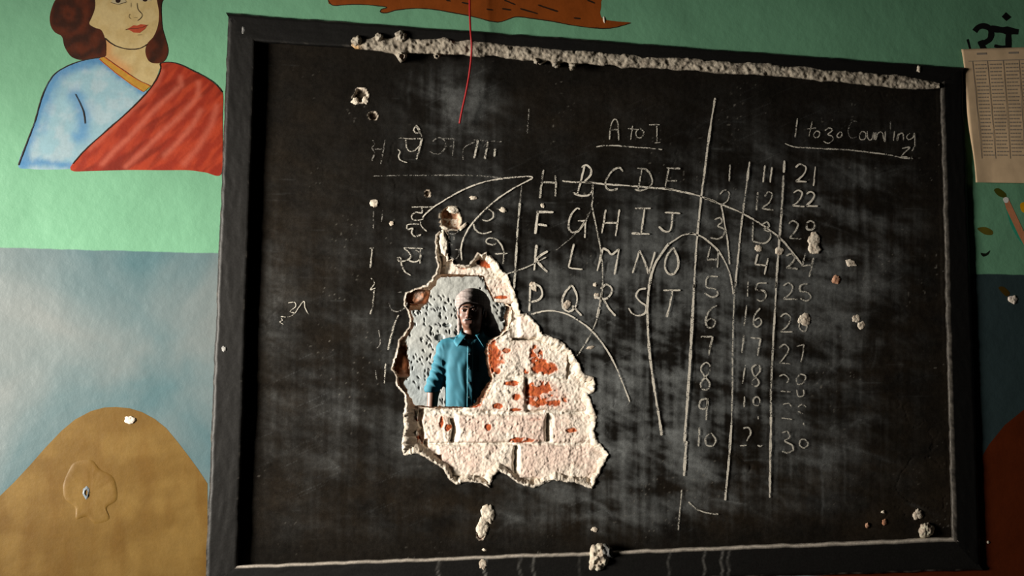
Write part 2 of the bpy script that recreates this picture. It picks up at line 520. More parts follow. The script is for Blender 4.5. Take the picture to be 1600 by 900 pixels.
# ------------------------------------------------------------------ blackboard
bb_loc = Vector(wall_point(920, 884, 0.0))
board = thing('blackboard', 'large black plaster blackboard covered in chalk letters and numbers, with a hole broken through it', 'blackboard', bb_loc)
C4 = [wall_point(*p, 0.0) for p in (IN_TL, IN_TR, IN_BR, IN_BL)]
nC, nR = 620, 420
s = np.linspace(-.012, 1.012, nC); t = np.linspace(-.012, 1.012, nR)
S, T = np.meshgrid(s, t)
G = ((1 - S) * (1 - T))[..., None] * C4[0] + (S * (1 - T))[..., None] * C4[1] + (S * T)[..., None] * C4[2] + ((1 - S) * T)[..., None] * C4[3]
U, Vv = frame_pos(G)
rough_break = jag(BREAK, 1.5, 1.1, 21)
inb = inside(U, Vv, rough_break)


def gauss(u, v, su, sv): return np.exp(-((U - u) / su) ** 2 - ((Vv - v) / sv) ** 2)


# chalk dust: wiped clouds, sideways and slanting wipes, runs of dusty water
dust = .012 + .30 * gauss(980, 600, 190, 210) + .17 * gauss(1190, 470, 220, 230) + .17 * gauss(715, 150, 75, 95) + .10 * gauss(560, 620, 170, 260)
dust += .12 * gauss(740, 360, 110, 90) + .12 * gauss(1110, 690, 220, 110) + .08 * gauss(1330, 400, 120, 160) + .12 * gauss(420, 470, 22, 190) + .06 * gauss(900, 480, 120, 60)
dust += .07 * gauss(930, 830, 250, 40) + .05 * gauss(1250, 330, 240, 90)
wipe = fbm(U / 95, Vv / 13, 0, 5, 41) * .6 + fbm((U + Vv * .6) / 60, (Vv - U * .5) / 9, 0, 4, 47) * .5
blot = fbm(U / 55, Vv / 55, 0, 5, 43)
vert = fbm(U / 7, Vv / 120, 0, 4, 53)
dust = dust * np.clip(1 + 1.5 * wipe + 1.5 * blot + .9 * vert, .05, 4)
scr = sstep(.42, .75, fbm((U * .9 - Vv * .45) / 70, (Vv + U * .45) / 2.2, 0, 3, 61)) * sstep(-.2, .5, fbm(U / 140, Vv / 140, 0, 3, 67))
scr += sstep(.45, .8, fbm(U / 90, Vv / 1.8, 0, 3, 71)) * sstep(0, .5, fbm(U / 160, Vv / 110, 0, 3, 73))
dust += scr * .13
# many separate wipes of the duster and half-erased strokes
wr = np.random.default_rng(11)
for k in range(150):
    if k < 60: u0, v0 = wr.normal(1230, 130), wr.normal(600, 120)
    elif k < 100: u0, v0 = wr.normal(960, 130), wr.normal(610, 120)
    elif k < 120: u0, v0 = wr.normal(1370, 60), wr.normal(450, 130)
    else: u0, v0 = wr.uniform(420, 1450), wr.uniform(150, 820)
    L_, an_, bend = wr.uniform(25, 110), wr.normal(.35, .7), wr.normal(0, 18)
    sel = (np.abs(U - u0) < 130) & (np.abs(Vv - v0) < 130)
    if not sel.any(): continue
    iu = np.where(sel.any(0))[0]; iv = np.where(sel.any(1))[0]
    sl_ = (slice(iv[0], iv[-1] + 1), slice(iu[0], iu[-1] + 1))
    us, vs = U[sl_], Vv[sl_]
    la = (us - u0) * math.cos(an_) + (vs - v0) * math.sin(an_); lo_ = -(us - u0) * math.sin(an_) + (vs - v0) * math.cos(an_) - bend * (la / L_) ** 2
    wd = wr.uniform(1.2, 9)
    st_ = np.exp(-(lo_ / wd) ** 2) * sstep(L_ * .5, L_ * .3, np.abs(la)) * (.55 + .7 * fbm(la / 18, lo_ / 1.6, 0, 3, 600 + k))
    dust[sl_] += st_ * wr.uniform(.07, .20) * (1.4 if wd < 3 else .8) * (-.5 if k % 7 == 3 else 1)
for (u0, v0, v1, w, a) in ((1115, 690, 765, 3, .16), (1320, 672, 790, 2.5, .12), (1285, 690, 815, 1.8, .2), (1245, 705, 740, 2, .12), (1172, 650, 800, 1.6, .08), (1205, 700, 840, 1.5, .08),
                          (1237, 710, 755, 1.6, .14), (1376, 640, 770, 1.5, .08), (700, 95, 200, 9, .16), (640, 95, 170, 3, .12), (660, 90, 165, 4, .1), (672, 90, 150, 2, .1), (628, 120, 270, 4, .07),
                          (1030, 60, 75, 3, .1), (1000, 460, 700, 14, .05), (940, 520, 720, 10, .05), (1040, 560, 740, 9, .06), (432, 300, 420, 3, .1), (425, 540, 620, 9, .08), (415, 640, 760, 4, .06),
                          (610, 470, 720, 6, .05), (586, 640, 840, 5, .05), (1290, 300, 420, 12, .06), (1060, 800, 850, 2, .2), (1128, 700, 760, 3, .08)):
    wob = fbm(Vv / 22, np.full_like(Vv, u0), 0, 3, int(u0)) * 4
    dust += a * np.exp(-((U - u0 - wob) / w) ** 2) * sstep(v0 - 8, v0 + 8, Vv) * sstep(v1 + 12, v1 - 12, Vv) * (.6 + .4 * fbm(U / 5, Vv / 5, 0, 2, 77))
for line, w, a in (([(1180, 590), (1250, 600), (1320, 650), (1360, 650)], 10, .06), ([(1090, 560), (1200, 520), (1330, 500)], 12, .05), ([(1060, 700), (1110, 740), (1080, 790), (1045, 800)], 4, .10),
                   ([(1100, 620), (1180, 640), (1240, 620)], 9, .07), ([(1270, 690), (1300, 705), (1290, 730), (1265, 720)], 7, .10), ([(470, 480), (490, 520), (520, 540), (560, 520)], 8, -.05),
                   ([(405, 850), (560, 800), (760, 790)], 5, .03), ([(840, 790), (960, 775), (1060, 770)], 3, .07), ([(850, 800), (1010, 788)], 2.5, .06), ([(930, 720), (1000, 800), (1050, 850)], 5, .05),
                   ([(1250, 260), (1330, 300), (1400, 390)], 10, .04), ([(1330, 330), (1365, 400), (1370, 470), (1330, 540)], 12, .05), ([(870, 150), (940, 165), (1010, 200)], 10, .04)):
    dust += a * np.exp(-(seg_dist(U, Vv, line) / w) ** 2) * (.6 + .6 * blot)
edge = np.minimum.reduce([S, 1 - S, T * .7, (1 - T) * .7])
dust *= .25 + .75 * sstep(0, .055, edge)
dust = np.clip(dust, 0, .9)
dust = np.clip(dust, 0, 1); dust = dust * np.clip(.35 + dust / .22, 0, 1.7)
brownish = np.clip(.3 * gauss(1400, 600, 260, 400) + .35 * gauss(1250, 780, 300, 80) + .35 * gauss(720, 790, 300, 70) + .3 * gauss(450, 400, 120, 400) + .25 * gauss(900, 180, 160, 60), 0, .6)
brownish = brownish * np.clip(.6 + .9 * fbm(U / 45, Vv / 25, 0, 4, 83), 0, 1.6)
bc = mix(np.array([.0075, .0064, .0052]), np.array([.030, .021, .0125]), np.clip(brownish, 0, 1))
bc = mix(bc, np.array([.160, .168, .168]), dust * .72)
sp = sstep(.80, .95, noise(U / 2.6, Vv / 2.6, 0, 91)) * sstep(.1, .5, fbm(U / 60, Vv / 60, 0, 3, 92))
bc = mix(bc, np.array([.30, .28, .24]), sp * .35)
dep = fbm(G[..., 0] * 7, G[..., 2] * 7, 0, 4, 101) * .0030 + fbm(G[..., 0] * 40, G[..., 2] * 40, 0, 3, 103) * .0009
crk = np.abs(fbm(U / 75, Vv / 75, 0, 3, 107)); dep += sstep(.012, .0, crk) * sstep(.0, .5, fbm(U / 130, Vv / 130, 0, 2, 109)) * .0022
# knocked-out spots: the plaster is broken away in a shallow pit; near-black centres paint in its shade
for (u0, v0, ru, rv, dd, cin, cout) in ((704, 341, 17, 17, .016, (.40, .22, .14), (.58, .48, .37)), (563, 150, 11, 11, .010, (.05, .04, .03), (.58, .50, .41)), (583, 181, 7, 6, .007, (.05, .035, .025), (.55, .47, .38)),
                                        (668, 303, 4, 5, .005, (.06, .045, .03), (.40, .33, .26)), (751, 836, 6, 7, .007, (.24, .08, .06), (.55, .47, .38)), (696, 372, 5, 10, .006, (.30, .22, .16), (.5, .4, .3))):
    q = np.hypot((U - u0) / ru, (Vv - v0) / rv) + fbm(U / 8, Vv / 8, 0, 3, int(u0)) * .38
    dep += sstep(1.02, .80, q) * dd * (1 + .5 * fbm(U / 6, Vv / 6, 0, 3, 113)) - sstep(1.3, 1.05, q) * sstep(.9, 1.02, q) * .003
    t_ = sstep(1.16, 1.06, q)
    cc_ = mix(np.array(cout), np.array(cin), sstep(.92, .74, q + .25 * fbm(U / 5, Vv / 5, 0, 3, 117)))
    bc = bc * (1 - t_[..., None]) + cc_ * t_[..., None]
G[..., 1] += np.where(edge < .005, 0, dep)
G0y = G[..., 1].copy()
cell = inb[:-1, :-1] | inb[1:, :-1] | inb[:-1, 1:] | inb[1:, 1:]
cellall = inb[:-1, :-1] & inb[1:, :-1] & inb[:-1, 1:] & inb[1:, 1:]
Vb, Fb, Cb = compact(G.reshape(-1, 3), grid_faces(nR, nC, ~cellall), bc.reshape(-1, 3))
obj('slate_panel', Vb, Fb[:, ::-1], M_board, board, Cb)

# border of the board: four raised bars with chipped, worn edges
BLACK = lin(30, 29, 28) * .75
PALE = np.array([.56, .50, .43])


def bar(name, o0, o1, i0, i1, seed, worn, dark):
    n = 360
    tt = np.linspace(0, 1, n)
    ou = np.stack([o0[0] + (o1[0] - o0[0]) * tt, o0[1] + (o1[1] - o0[1]) * tt], -1)
    iu = np.stack([i0[0] + (i1[0] - i0[0]) * tt, i0[1] + (i1[1] - i0[1]) * tt], -1)
    nrm = (iu - ou); nrm /= np.linalg.norm(nrm, axis=1, keepdims=True)
    ou = ou + nrm * (fbm(tt * 60, seed, 0, 4, seed) * 1.6)[:, None]
    iu = iu + nrm * (fbm(tt * 50, seed + 3, 0, 4, seed + 3) * 1.6)[:, None]
    prof = [(0, YW + .002), (.0, -.016), (.02, -.022), (.07, YF)] + [(.07 + .86 * k / 12, YF) for k in range(1, 13)] + [(.965, YF + .002), (.985, -.018), (1.0, -.010), (1.01, .004)]
    V, Cc = [], []
    for q, (w, y) in enumerate(prof):
        p = ou + (iu - ou) * w
        yy = np.full(n, y)
        if 3 <= q <= 16: yy = yy + fbm(tt * 40, q * .6, 0, 4, seed + 5) * .0009
        P3 = wall_point(p[:, 0], p[:, 1], yy)
        V.append(P3)
        wr = np.zeros(n)
        if q <= 2: wr = np.clip(.25 + fbm(tt * 90, seed, 0, 3, seed + 8) * 1.3 - .25, 0, 1) * .35
        if q >= (14 if .3 < worn(.5) < .6 else 15): wr = np.clip(worn(tt) + fbm(tt * 120, q * .9, 0, 3, seed + 9) * .55, 0, 1) * (1 if worn(.5) > .3 else sstep(.5, .8, noise(tt * 130, seed, 0, seed + 2)))
        if q >= 20: wr = wr * .55
        if q == 15: wr = wr * .8
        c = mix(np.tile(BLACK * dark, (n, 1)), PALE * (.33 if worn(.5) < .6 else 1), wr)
        runs = sum(a_ * np.exp(-((p[:, 0] + 1.5 * math.sin(q * .8) - u0_) / 1.4) ** 2) for u0_, a_ in ((685, .35), (757, .6), (812, .3), (833, .35), (1045, .2), (1100, .3), (1128, .45), (1138, .3), (905, .12))) * (1 if name == 'bottom' and q < 19 else 0)
        Cc.append(mix(c, np.array([.30, .29, .27]), runs))
    V = np.array(V); Cc = np.array(Cc)
    # closed at both ends by the neighbouring bars it runs into
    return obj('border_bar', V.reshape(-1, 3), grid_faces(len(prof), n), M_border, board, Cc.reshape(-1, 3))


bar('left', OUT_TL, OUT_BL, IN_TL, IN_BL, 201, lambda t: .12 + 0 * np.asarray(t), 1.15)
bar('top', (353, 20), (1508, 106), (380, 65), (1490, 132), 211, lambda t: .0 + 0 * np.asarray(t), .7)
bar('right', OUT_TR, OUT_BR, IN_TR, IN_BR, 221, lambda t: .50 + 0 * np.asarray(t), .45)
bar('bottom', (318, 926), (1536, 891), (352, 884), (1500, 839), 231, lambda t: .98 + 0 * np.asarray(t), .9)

# pale broken edge of the board's plaster around the hole
ring = jag(BREAK, 1.25, 1.0, 21)
n = len(ring)


def smooth_normals(p, w):
    k = np.ones(w) / w
    q = np.stack([np.convolve(np.concatenate([p[-w:, i], p[:, i], p[:w, i]]), k, 'same')[w:-w] for i in (0, 1)], -1)
    tg = np.roll(q, -3, 0) - np.roll(q, 3, 0)
    nn = np.stack([-tg[:, 1], tg[:, 0]], -1)
    return nn / (np.linalg.norm(nn, axis=1, keepdims=True) + 1e-9)


nn = smooth_normals(ring, 15)
test = ring + nn * 4
if np.mean(inside(test[:, 0], test[:, 1], ring)) < .5: nn = -nn
tv = np.arange(n)
wid = np.full(n, 9.0)
u_, v_ = ring[:, 0], ring[:, 1]
wid = np.where((u_ < 660) & (v_ > 435) & (v_ < 628), 3.0, wid)
wid = np.where((u_ < 668) & (v_ >= 632) & (v_ < 720), 19.0, wid)
wid = np.where((v_ > 715), 13.0, wid)
wid = np.where((u_ > 850) & (v_ < 715), 15.0, wid)
wid = np.where((v_ < 425) & (u_ < 745), 5.0, wid)
wid = np.where((v_ < 436) & (u_ >= 745), 11.0, wid)
wid = np.convolve(np.concatenate([wid[-8:], wid, wid[:8]]), np.ones(17) / 17, 'same')[8:-8]
wid = wid * (1 + .55 * fbm(tv / 14.0, 0, 0, 3, 301))
rings = []
for k, (w, y) in enumerate(((-.22, -.0016), (-.06, -.0045), (.12, -.0040), (.32, .001), (.55, .007), (.8, .014), (1.05, .028), (1.2, .05))):
    jx = fbm(tv / 4.0, k * 1.7, 0, 3, 311) * .26 + fbm(tv / 1.6, k * 3.1, 0, 2, 312) * .10
    pw = ring + nn * ((w + (jx if k > 1 else jx * .4)) * wid)[:, None]
    if k == 0: pw = ring - nn * (2.2 + 1.2 * np.abs(fbm(tv / 5.0, 3, 0, 2, 317)))[:, None]
    yy = y + (fbm(tv / 5.0, k * 1.3, 0, 3, 313) * .0050 + fbm(tv / 1.8, k * 2.3, 0, 2, 314) * .0022) * (0 if k == 0 else 1)
    rings.append(wall_point(pw[:, 0], pw[:, 1], yy))
R = np.array(rings)
kk = np.arange(len(rings))[:, None] + np.zeros((1, n))
pale = mix(np.array([.78, .70, .60]), np.array([.58, .50, .41]), sstep(-.3, .4, fbm(np.tile(tv, (len(rings), 1)) / 11.0, kk * .8, 0, 3, 319)))
pale[0] = np.array([.10, .09, .08])
warm = ((u_ < 660) & (v_ > 440) & (v_ < 620)).astype(float)
pale = mix(pale, np.array([.30, .13, .07]), np.tile(warm * .55, (len(rings), 1)) * (kk > 2))
i = np.arange(len(rings) * n).reshape(len(rings), n)
Fq = np.stack([i[:-1], np.roll(i, -1, 1)[:-1], np.roll(i, -1, 1)[1:], i[1:]], -1).reshape(-1, 4)
tag(obj('broken_edge', R.reshape(-1, 3), Fq, M_plaster, board, pale.reshape(-1, 3)), 'pale crumbling plaster edge around the hole')

# ------------------------------------------------------------------ exposed brickwork
bw_loc = Vector(wall_point(790, 760, .1))
brick = thing('broken_brickwork', 'broken pale pink and red bricks exposed around the hole in the blackboard', 'brickwork', bw_loc)
BR = [(600, 700, 402, 431, 14, 0), (703, 850, 400, 431, 10, 0),
      (630, 677, 443, 480, 9, 2), (750, 807, 434, 474, 7, 0), (811, 900, 434, 474, 8, 0),
      (809, 880, 478, 529, 4, 0),
      (606, 644, 540, 588, 12, 2), (735, 889, 533, 586, 9, 0), (893, 970, 533, 586, 9, 0),
      (600, 640, 590, 643, 18, 0), (725, 821, 590, 643, 8, 0), (826, 921, 590, 643, 11, 0), (924, 990, 590, 643, 9, 0),
      (600, 650, 648, 691, 20, 0), (650, 704, 648, 691, 13, 0), (713, 853, 647, 692, 7, 0), (862, 970, 647, 692, 8, 0),
      (600, 680, 695, 744, 15, 0), (682, 803, 695, 744, 9, 0), (809, 960, 694, 748, 7, 0),
      (640, 760, 750, 800, 10, 0), (764, 900, 751, 800, 10, 0), (904, 990, 751, 800, 10, 0)]
lo = wall_point(596, 775, .015); hi = wall_point(968, 350, .015)
h = .00150
xs = np.arange(lo[0], hi[0], h); zs = np.arange(lo[2], hi[2], h)
gx, gz = np.meshgrid(xs, zs)
P = np.stack([gx, np.full_like(gx, .015), gz], -1)
U, Vv = frame_pos(P)
wu = U + fbm(U / 16, Vv / 16, 0, 4, 401) * 3.2; wv = Vv + fbm(U / 16, Vv / 16, 0, 4, 407) * 2.6
y = .0158 + .004 * fbm(U / 12, Vv / 5, 0, 3, 409)
bid = np.full(gx.shape, -1)
best = np.zeros_like(gx)
for k, (a, b_, c, d, de, ty) in enumerate(BR):
    e = np.minimum(np.minimum(wu - a, b_ - wu), np.minimum(wv - c, d - wv))
    s_ = sstep(-1.5, 4.5, e)
    rr = random.Random(k * 7 + 1)
    yb = de * .001 + (wu - (a + b_) / 2) * rr.uniform(-2.5e-5, 2.5e-5) + (wv - (c + d) / 2) * rr.uniform(-4e-5, 4e-5)
    if ty == 2:
        q = np.hypot((wu - (a + b_) / 2 + 4) / ((b_ - a) / 2), (wv - (c + d) / 2) / ((d - c) / 2))
        yb = yb + sstep(.45, 1.15, q) * .022
    y = y * (1 - s_) + yb * s_
    bid = np.where(e > 0, k, bid); best = np.maximum(best, s_)
# open joints where the mortar has dropped out
for (a, b_, c, d, dd) in ((705.5, 710, 655, 690, .034), (854.5, 857.5, 648, 690, .034), (804, 806.5, 698, 740, .034), (821.5, 823.5, 594, 622, .024), (886, 888.5, 545, 592, .020), (800, 860, 529.5, 531.5, .014), (860, 864, 668, 690, -.004), (655, 700, 692.5, 694, .008), (654, 661, 640, 690, .03), (662, 668, 686, 712, .03), (676, 690, 712, 722, .028), (745, 751, 396, 412, .03), (684, 690, 400, 420, .03), (772, 808, 474, 477, .022), (800, 862, 529, 532, .016),
                         (824, 850, 641, 644, .012), (880, 925, 644, 646, .006), (700, 800, 692, 693.5, .006)):
    e = np.minimum(np.minimum(wu - a, b_ - wu), np.minimum(wv - c, d - wv))
    y += sstep(-1.5, 1.5, e) * dd
y += fbm(gx * 45, gz * 45, 0, 4, 411) * .0020 + fbm(gx * 190, gz * 190, 0, 3, 413) * .0017 + np.maximum(0, fbm(gx * 22, gz * 22, 0, 3, 415) - .2) * .007
flake = sstep(.05, .10, fbm(gx * 34, gz * 34, 0, 4, 417)); y -= flake * .0010
# colours
cr = mix(np.array([.84, .745, .645]), np.array([.80, .62, .53]), sstep(-.25, .45, fbm(gx * 14, gz * 14, 0, 4, 421)))
mort = np.array([.77, .705, .62])
col = mix(np.broadcast_to(mort, cr.shape), cr, best)
red = np.zeros_like(gx)
for (a, b_, ru, rv) in ((772, 556, 15, 20), (768, 572, 11, 14), (764, 546, 8, 9), (836, 560, 10, 17), (846, 574, 22, 11), (838, 548, 8, 8), (822, 580, 5, 6), (850, 610, 22, 17), (838, 628, 16, 8), (866, 630, 14, 6), (882, 622, 5, 9), (835, 606, 12, 10),
                        (816, 688, 20, 4.5), (748, 618, 8, 16), (740, 632, 9, 5), (803, 599, 12, 4), (807, 620, 7, 6), (762, 667, 5, 6), (778, 634, 8, 4), (759, 600, 7, 9), (790, 548, 7, 4), (757, 470, 10, 4), (782, 465, 12, 3),
                        (835, 655, 9, 3), (890, 672, 10, 4), (700, 668, 7, 5), (655, 690, 6, 10), (648, 660, 4, 14), (760, 412, 12, 7), (724, 416, 9, 4), (805, 640, 10, 2.5), (690, 660, 4, 10), (776, 580, 6, 6)):
    r = np.hypot((U - a) / ru, (Vv - b_) / rv) + fbm(U / 9, Vv / 9, 0, 4, 431) * .6
    red = np.maximum(red, sstep(1.12, .78, r))
keep_res = sstep(.10, .22, fbm(U / 10, Vv / 10, 0, 4, 435))
red *= 1 - .75 * keep_res * (U > 786)
redc = mix(np.array([.56, .135, .045]), np.array([.40, .085, .035]), sstep(-.4, .4, fbm(U / 5, Vv / 5, 0, 3, 437)))
col = col * (1 - red[..., None]) + redc * red[..., None]
y += red * .0028
typ = np.array([b__[5] for b__ in BR] + [0])[bid]
two = (typ == 2) & (U < 690)
bc2 = mix(np.array([.46, .21, .12]), np.array([.68, .47, .37]), sstep(-.15, .3, fbm(U / 11, Vv / 11, 0, 4, 439)))
col = np.where(two[..., None], bc2, col)
dirt = sstep(.30, .6, fbm(gx * 60, gz * 60, 0, 4, 441)); col = mix(col, np.array([.42, .31, .22]), dirt * .35)
hr = []
for a, b_, c in HOLE:
    dv = np.array([a, b_]) - ctr; dv /= np.linalg.norm(dv)
    if a > 740: dv = np.array([1.0, .0]) if b_ > 440 else dv
    hr.append((a + dv[0] * c, b_ + dv[1] * c))
hole_near = jag(hr, 1.6, .9, 451)
inb = inside(U, Vv, hole_near)
cell = inb[:-1, :-1] & inb[1:, :-1] & inb[:-1, 1:] & inb[1:, 1:]
P[..., 1] = np.maximum(y, .003)
Vb, Fb, Cb = compact(P.reshape(-1, 3), grid_faces(len(zs), len(xs), ~cell), col.reshape(-1, 3))
obj('brick_face', Vb, Fb, M_brick, brick, Cb)
# the torn-out side of the hole through the thickness of the wall
nb = len(hole_near)
far = dense([(p[0], p[2]) for p in hb], .003)


def resample(poly, m):
    p = np.concatenate([poly, poly[:1]]); L = np.concatenate([[0], np.cumsum(np.linalg.norm(np.diff(p, axis=0), axis=1))])
    q = np.linspace(0, L[-1], m, endpoint=False)
    return np.stack([np.interp(q, L, p[:, 0]), np.interp(q, L, p[:, 1])], -1)


def match(poly_px, m):
    """same number of points on every side piece, so near and far rims correspond"""
    out = []
    for i_ in range(len(poly_px)):
        a = np.array(poly_px[i_]); b_ = np.array(poly_px[(i_ + 1) % len(poly_px)])
        for j in range(m): out.append(a + (b_ - a) * j / m)
    return np.array(out)


m_ = 14
near = match(hr, m_); farp = match([(p[0], p[2]) for p in hb], m_)
near = near + 1.6 * np.stack([fbm(near[:, 0] / 6, near[:, 1] / 6, 0, 3, 453), fbm(near[:, 0] / 6, near[:, 1] / 6, 0, 3, 454)], -1)
farp = farp + .006 * np.stack([fbm(near[:, 0] / 7, near[:, 1] / 7, 0, 3, 455), fbm(near[:, 0] / 7, near[:, 1] / 7, 0, 3, 456)], -1)
nw = wall_point(near[:, 0], near[:, 1], .012 + .006 * fbm(near[:, 0] / 8, near[:, 1] / 8, 0, 3, 457))
fw = np.stack([farp[:, 0], np.full(len(farp), YB), farp[:, 1]], -1)
L = []
nn2 = smooth_normals(near, 9)
tt = near + nn2 * 4
if np.mean(inside(tt[:, 0], tt[:, 1], near)) > .5: nn2 = -nn2            # outward, away from the opening
lev = 26
for k in range(lev):
    a = k / (lev - 1)
    p = nw * (1 - a) + fw * a
    amp = math.sin(math.pi * min(1, a * 1.0)) * .026
    dn = np.abs(fbm(near[:, 0] / 9, near[:, 1] / 9 , k * .55, 4, 461)) * amp + np.abs(fbm(near[:, 0] / 3.5, near[:, 1] / 3.5, k * .9, 3, 463)) * amp * .3 + (.0016 if k == 0 else 0)
    p = p + np.stack([nn2[:, 0] * dn, np.zeros(len(p)), -nn2[:, 1] * dn], -1)
    L.append(p)
L = np.array(L)
nz = fbm(np.tile(near[:, 0], (lev, 1)) / 10, np.tile(near[:, 1], (lev, 1)) / 10, np.arange(lev)[:, None] * .4, 4, 467)
cc = mix(np.array([.80, .68, .55]), np.array([.70, .50, .38]), sstep(-.2, .4, nz))
isr = sstep(.1, .3, fbm(np.tile(near[:, 0], (lev, 1)) / 14, np.tile(near[:, 1], (lev, 1)) / 14, np.arange(lev)[:, None] * .2, 3, 469)) * ((np.tile(near[:, 1], (lev, 1)) > 535) & (np.tile(near[:, 0], (lev, 1)) > 735))
cc = mix(cc, np.array([.52, .13, .05]), isr * .85)
i = np.arange(lev * len(near)).reshape(lev, len(near))
Fq = np.stack([i[:-1], i[1:], np.roll(i, -1, 1)[1:], np.roll(i, -1, 1)[:-1]], -1).reshape(-1, 4)
tag(obj('broken_side', L.reshape(-1, 3), Fq, M_brick, brick, cc.reshape(-1, 3)), 'torn out side of the hole through the wall')


# ------------------------------------------------------------------ plaster chips, crater rims and the mortar strip
def lump(name, u, v, ru, rv, rot, hgt, parent, yb, seed, c1, c2, hollow=0.0, hc=None, label=None, rough=.4):
    nr_, na = 16, 64
    rr = np.linspace(0, 1, nr_)[:, None]; aa = np.linspace(0, 2 * math.pi, na, endpoint=False)[None, :]
    oc = fbm(np.cos(aa) * 1.6, np.sin(aa) * 1.6, 0, 4, seed)
    rad = rr * (1 + rough * oc)
    du, dv = rad * np.cos(aa) * ru, rad * np.sin(aa) * rv
    cu = u + du * math.cos(rot) - dv * math.sin(rot); cv = v + du * math.sin(rot) + dv * math.cos(rot)
    prof = np.sqrt(np.clip(1 - rr ** 2.6, 0, 1)) * (1 - (1 if hollow else 0) * sstep(hollow, hollow * .45 if hollow else -1, rr) * .92)
    yy = yb - hgt * prof * (1 + .45 * fbm(cu / 6, cv / 6, 0, 2, seed + 3)) + .0012 * (rr > .97)
    Vv_ = wall_point(cu, cv, yy)
    c = mix(c1, c2, sstep(-.3, .35, fbm(cu / 5, cv / 5, 0, 3, seed + 5)))
    if hollow: c = mix(c, np.asarray(hc if hc is not None else (.06, .045, .035)), np.broadcast_to(sstep(hollow * 1.0, hollow * .6, rr), cu.shape))
    i = np.arange(nr_ * na).reshape(nr_, na)
    F = np.stack([i[:-1], np.roll(i, -1, 1)[:-1], np.roll(i, -1, 1)[1:], i[1:]], -1).reshape(-1, 4)
    o = obj(name, Vv_.reshape(-1, 3), F, M_plaster, parent, c.reshape(-1, 3))
    if label: o['label'] = label
    return o


CP, CQ = np.array([.72, .64, .53]), np.array([.48, .40, .32])
RD = np.array([.42, .14, .07])
CHIPS = [  # u, v, ru, rv, rot, height, hollow, inner colour
    (555, 158, 5, 5, .2, .004, 0, None), (571, 157, 4, 5, -.4, .004, 0, None), (585, 318, 6, 5.5, .3, .004, 0, None), (612, 349, 3.2, 3, 0, .003, 0, None),
    (1272, 375, 8, 10, .3, .005, 0, None), (1273, 388, 9, 9, 0, .006, 0, None), (1185, 388, 5, 5.5, .4, .004, 0, None), (1218, 392, 6, 6, .8, .004, 0, None), (1330, 411, 7, 5, .3, .004, 0, None),
    (1307, 437, 6, 6, -.8, .004, 0, None), (1257, 499, 9, 8, -.7, .005, 0, None), (1338, 498, 6, 5.5, .3, .004, 0, None), (1346, 508, 6, 5.5, .1, .004, 0, None),
    (834, 447, 7, 5, 1.0, .005, 0, None), (886, 476, 5, 7, .6, .004, 0, None), (930, 445, 3, 3, 0, .003, 0, None), (932, 462, 4, 4, 0, .003, 0, None), (923, 543, 6, 2.5, -.2, .003, 0, None),
    (763, 803, 9, 14, -.2, .008, 0, None), (754, 823, 8, 13, .15, .006, 0, None), (757, 832, 3, 6, 0, .005, 0, None), (929, 827, 5, 4, .2, .003, 0, None),
    (1434, 804, 6, 7, .3, .006, 0, None), (1382, 816, 3.5, 4, 0, .004, 0, None), (1355, 821, 3, 3.5, 0, .004, 0, None), (786, 328, 5, 3.5, .2, .003, 0, None), (672, 306, 2, 2, .4, .002, 0, None),
    (740, 309, 5, 3, 0, .003, 0, None), (848, 321, 3, 3, 0, .003, 0, None), (1380, 800, 3, 2, 0, .003, 0, None), (300, 0, 0, 0, 0, 0, 0, None)]
for k, (u, v, ru, rv, ro, hg, ho, hc) in enumerate(CHIPS):
    if ru == 0: continue
    c1, c2 = (CP, CQ)
    if k in (9, 23, 24): c1, c2 = np.array([.52, .30, .20]), np.array([.40, .18, .10])
    lump('plaster_chip', u, v, ru * 1.2, rv * 1.2, ro, hg, board, .0002, 500 + k * 13, c1, c2, ho, hc)
# larger knocked patch with brown brick showing, above the hole
lump('plaster_chip', 708, 328, 10, 6, .3, .006, board, .0002, 905, CP, CP)
lump('plaster_chip', 695, 356, 8, 3, .3, .005, board, .0002, 907, CP, CQ)
lump('plaster_chip', 724, 354, 8, 3.5, -.7, .005, board, .0002, 909, CP, CQ)
lump('plaster_chip', 694, 382, 7, 20, -.12, .008, board, .0002, 911, np.array([.74, .66, .55]), CP, label='tall pale plaster flake above the hole')
lump('plaster_lump', 936, 871, 16, 24, .35, .022, board, YF + .006, 921, np.array([.62, .57, .46]), CQ, label='pale lump of plaster on the bottom border')
lump('plaster_lump', 949, 862, 8, 12, -.5, .020, board, YF + .004, 923, np.array([.13, .13, .13]), np.array([.16, .16, .15]), label='dark grey flake beside the pale lump')
lump('plaster_chip', 755, 882, 7, 9, .1, .004, board, YF + .002, 925, CP, CQ)
lump('plaster_chip', 757, 859, 4, 2.5, .1, .004, board, YF + .004, 927, CP, CP)
lump('plaster_lump', 1447, 828, 13, 12, .2, .018, board, -.002, 929, np.array([.60, .56, .44]), CQ, label='pale squarish lump in the lower right corner')
lump('plaster_chip', 350, 545, 4, 5, .1, .004, board, YF + .002, 931, np.array([.35, .34, .32]), np.array([.2, .2, .2]))
lump('plaster_chip', 380, 48, 3, 8, .0, .003, board, YF + .002, 933, np.array([.35, .34, .32]), np.array([.2, .2, .2]))
lump('plaster_chip', 1436, 108, 4, 6, .0, .005, board, YF + .002, 935, CP, CQ)
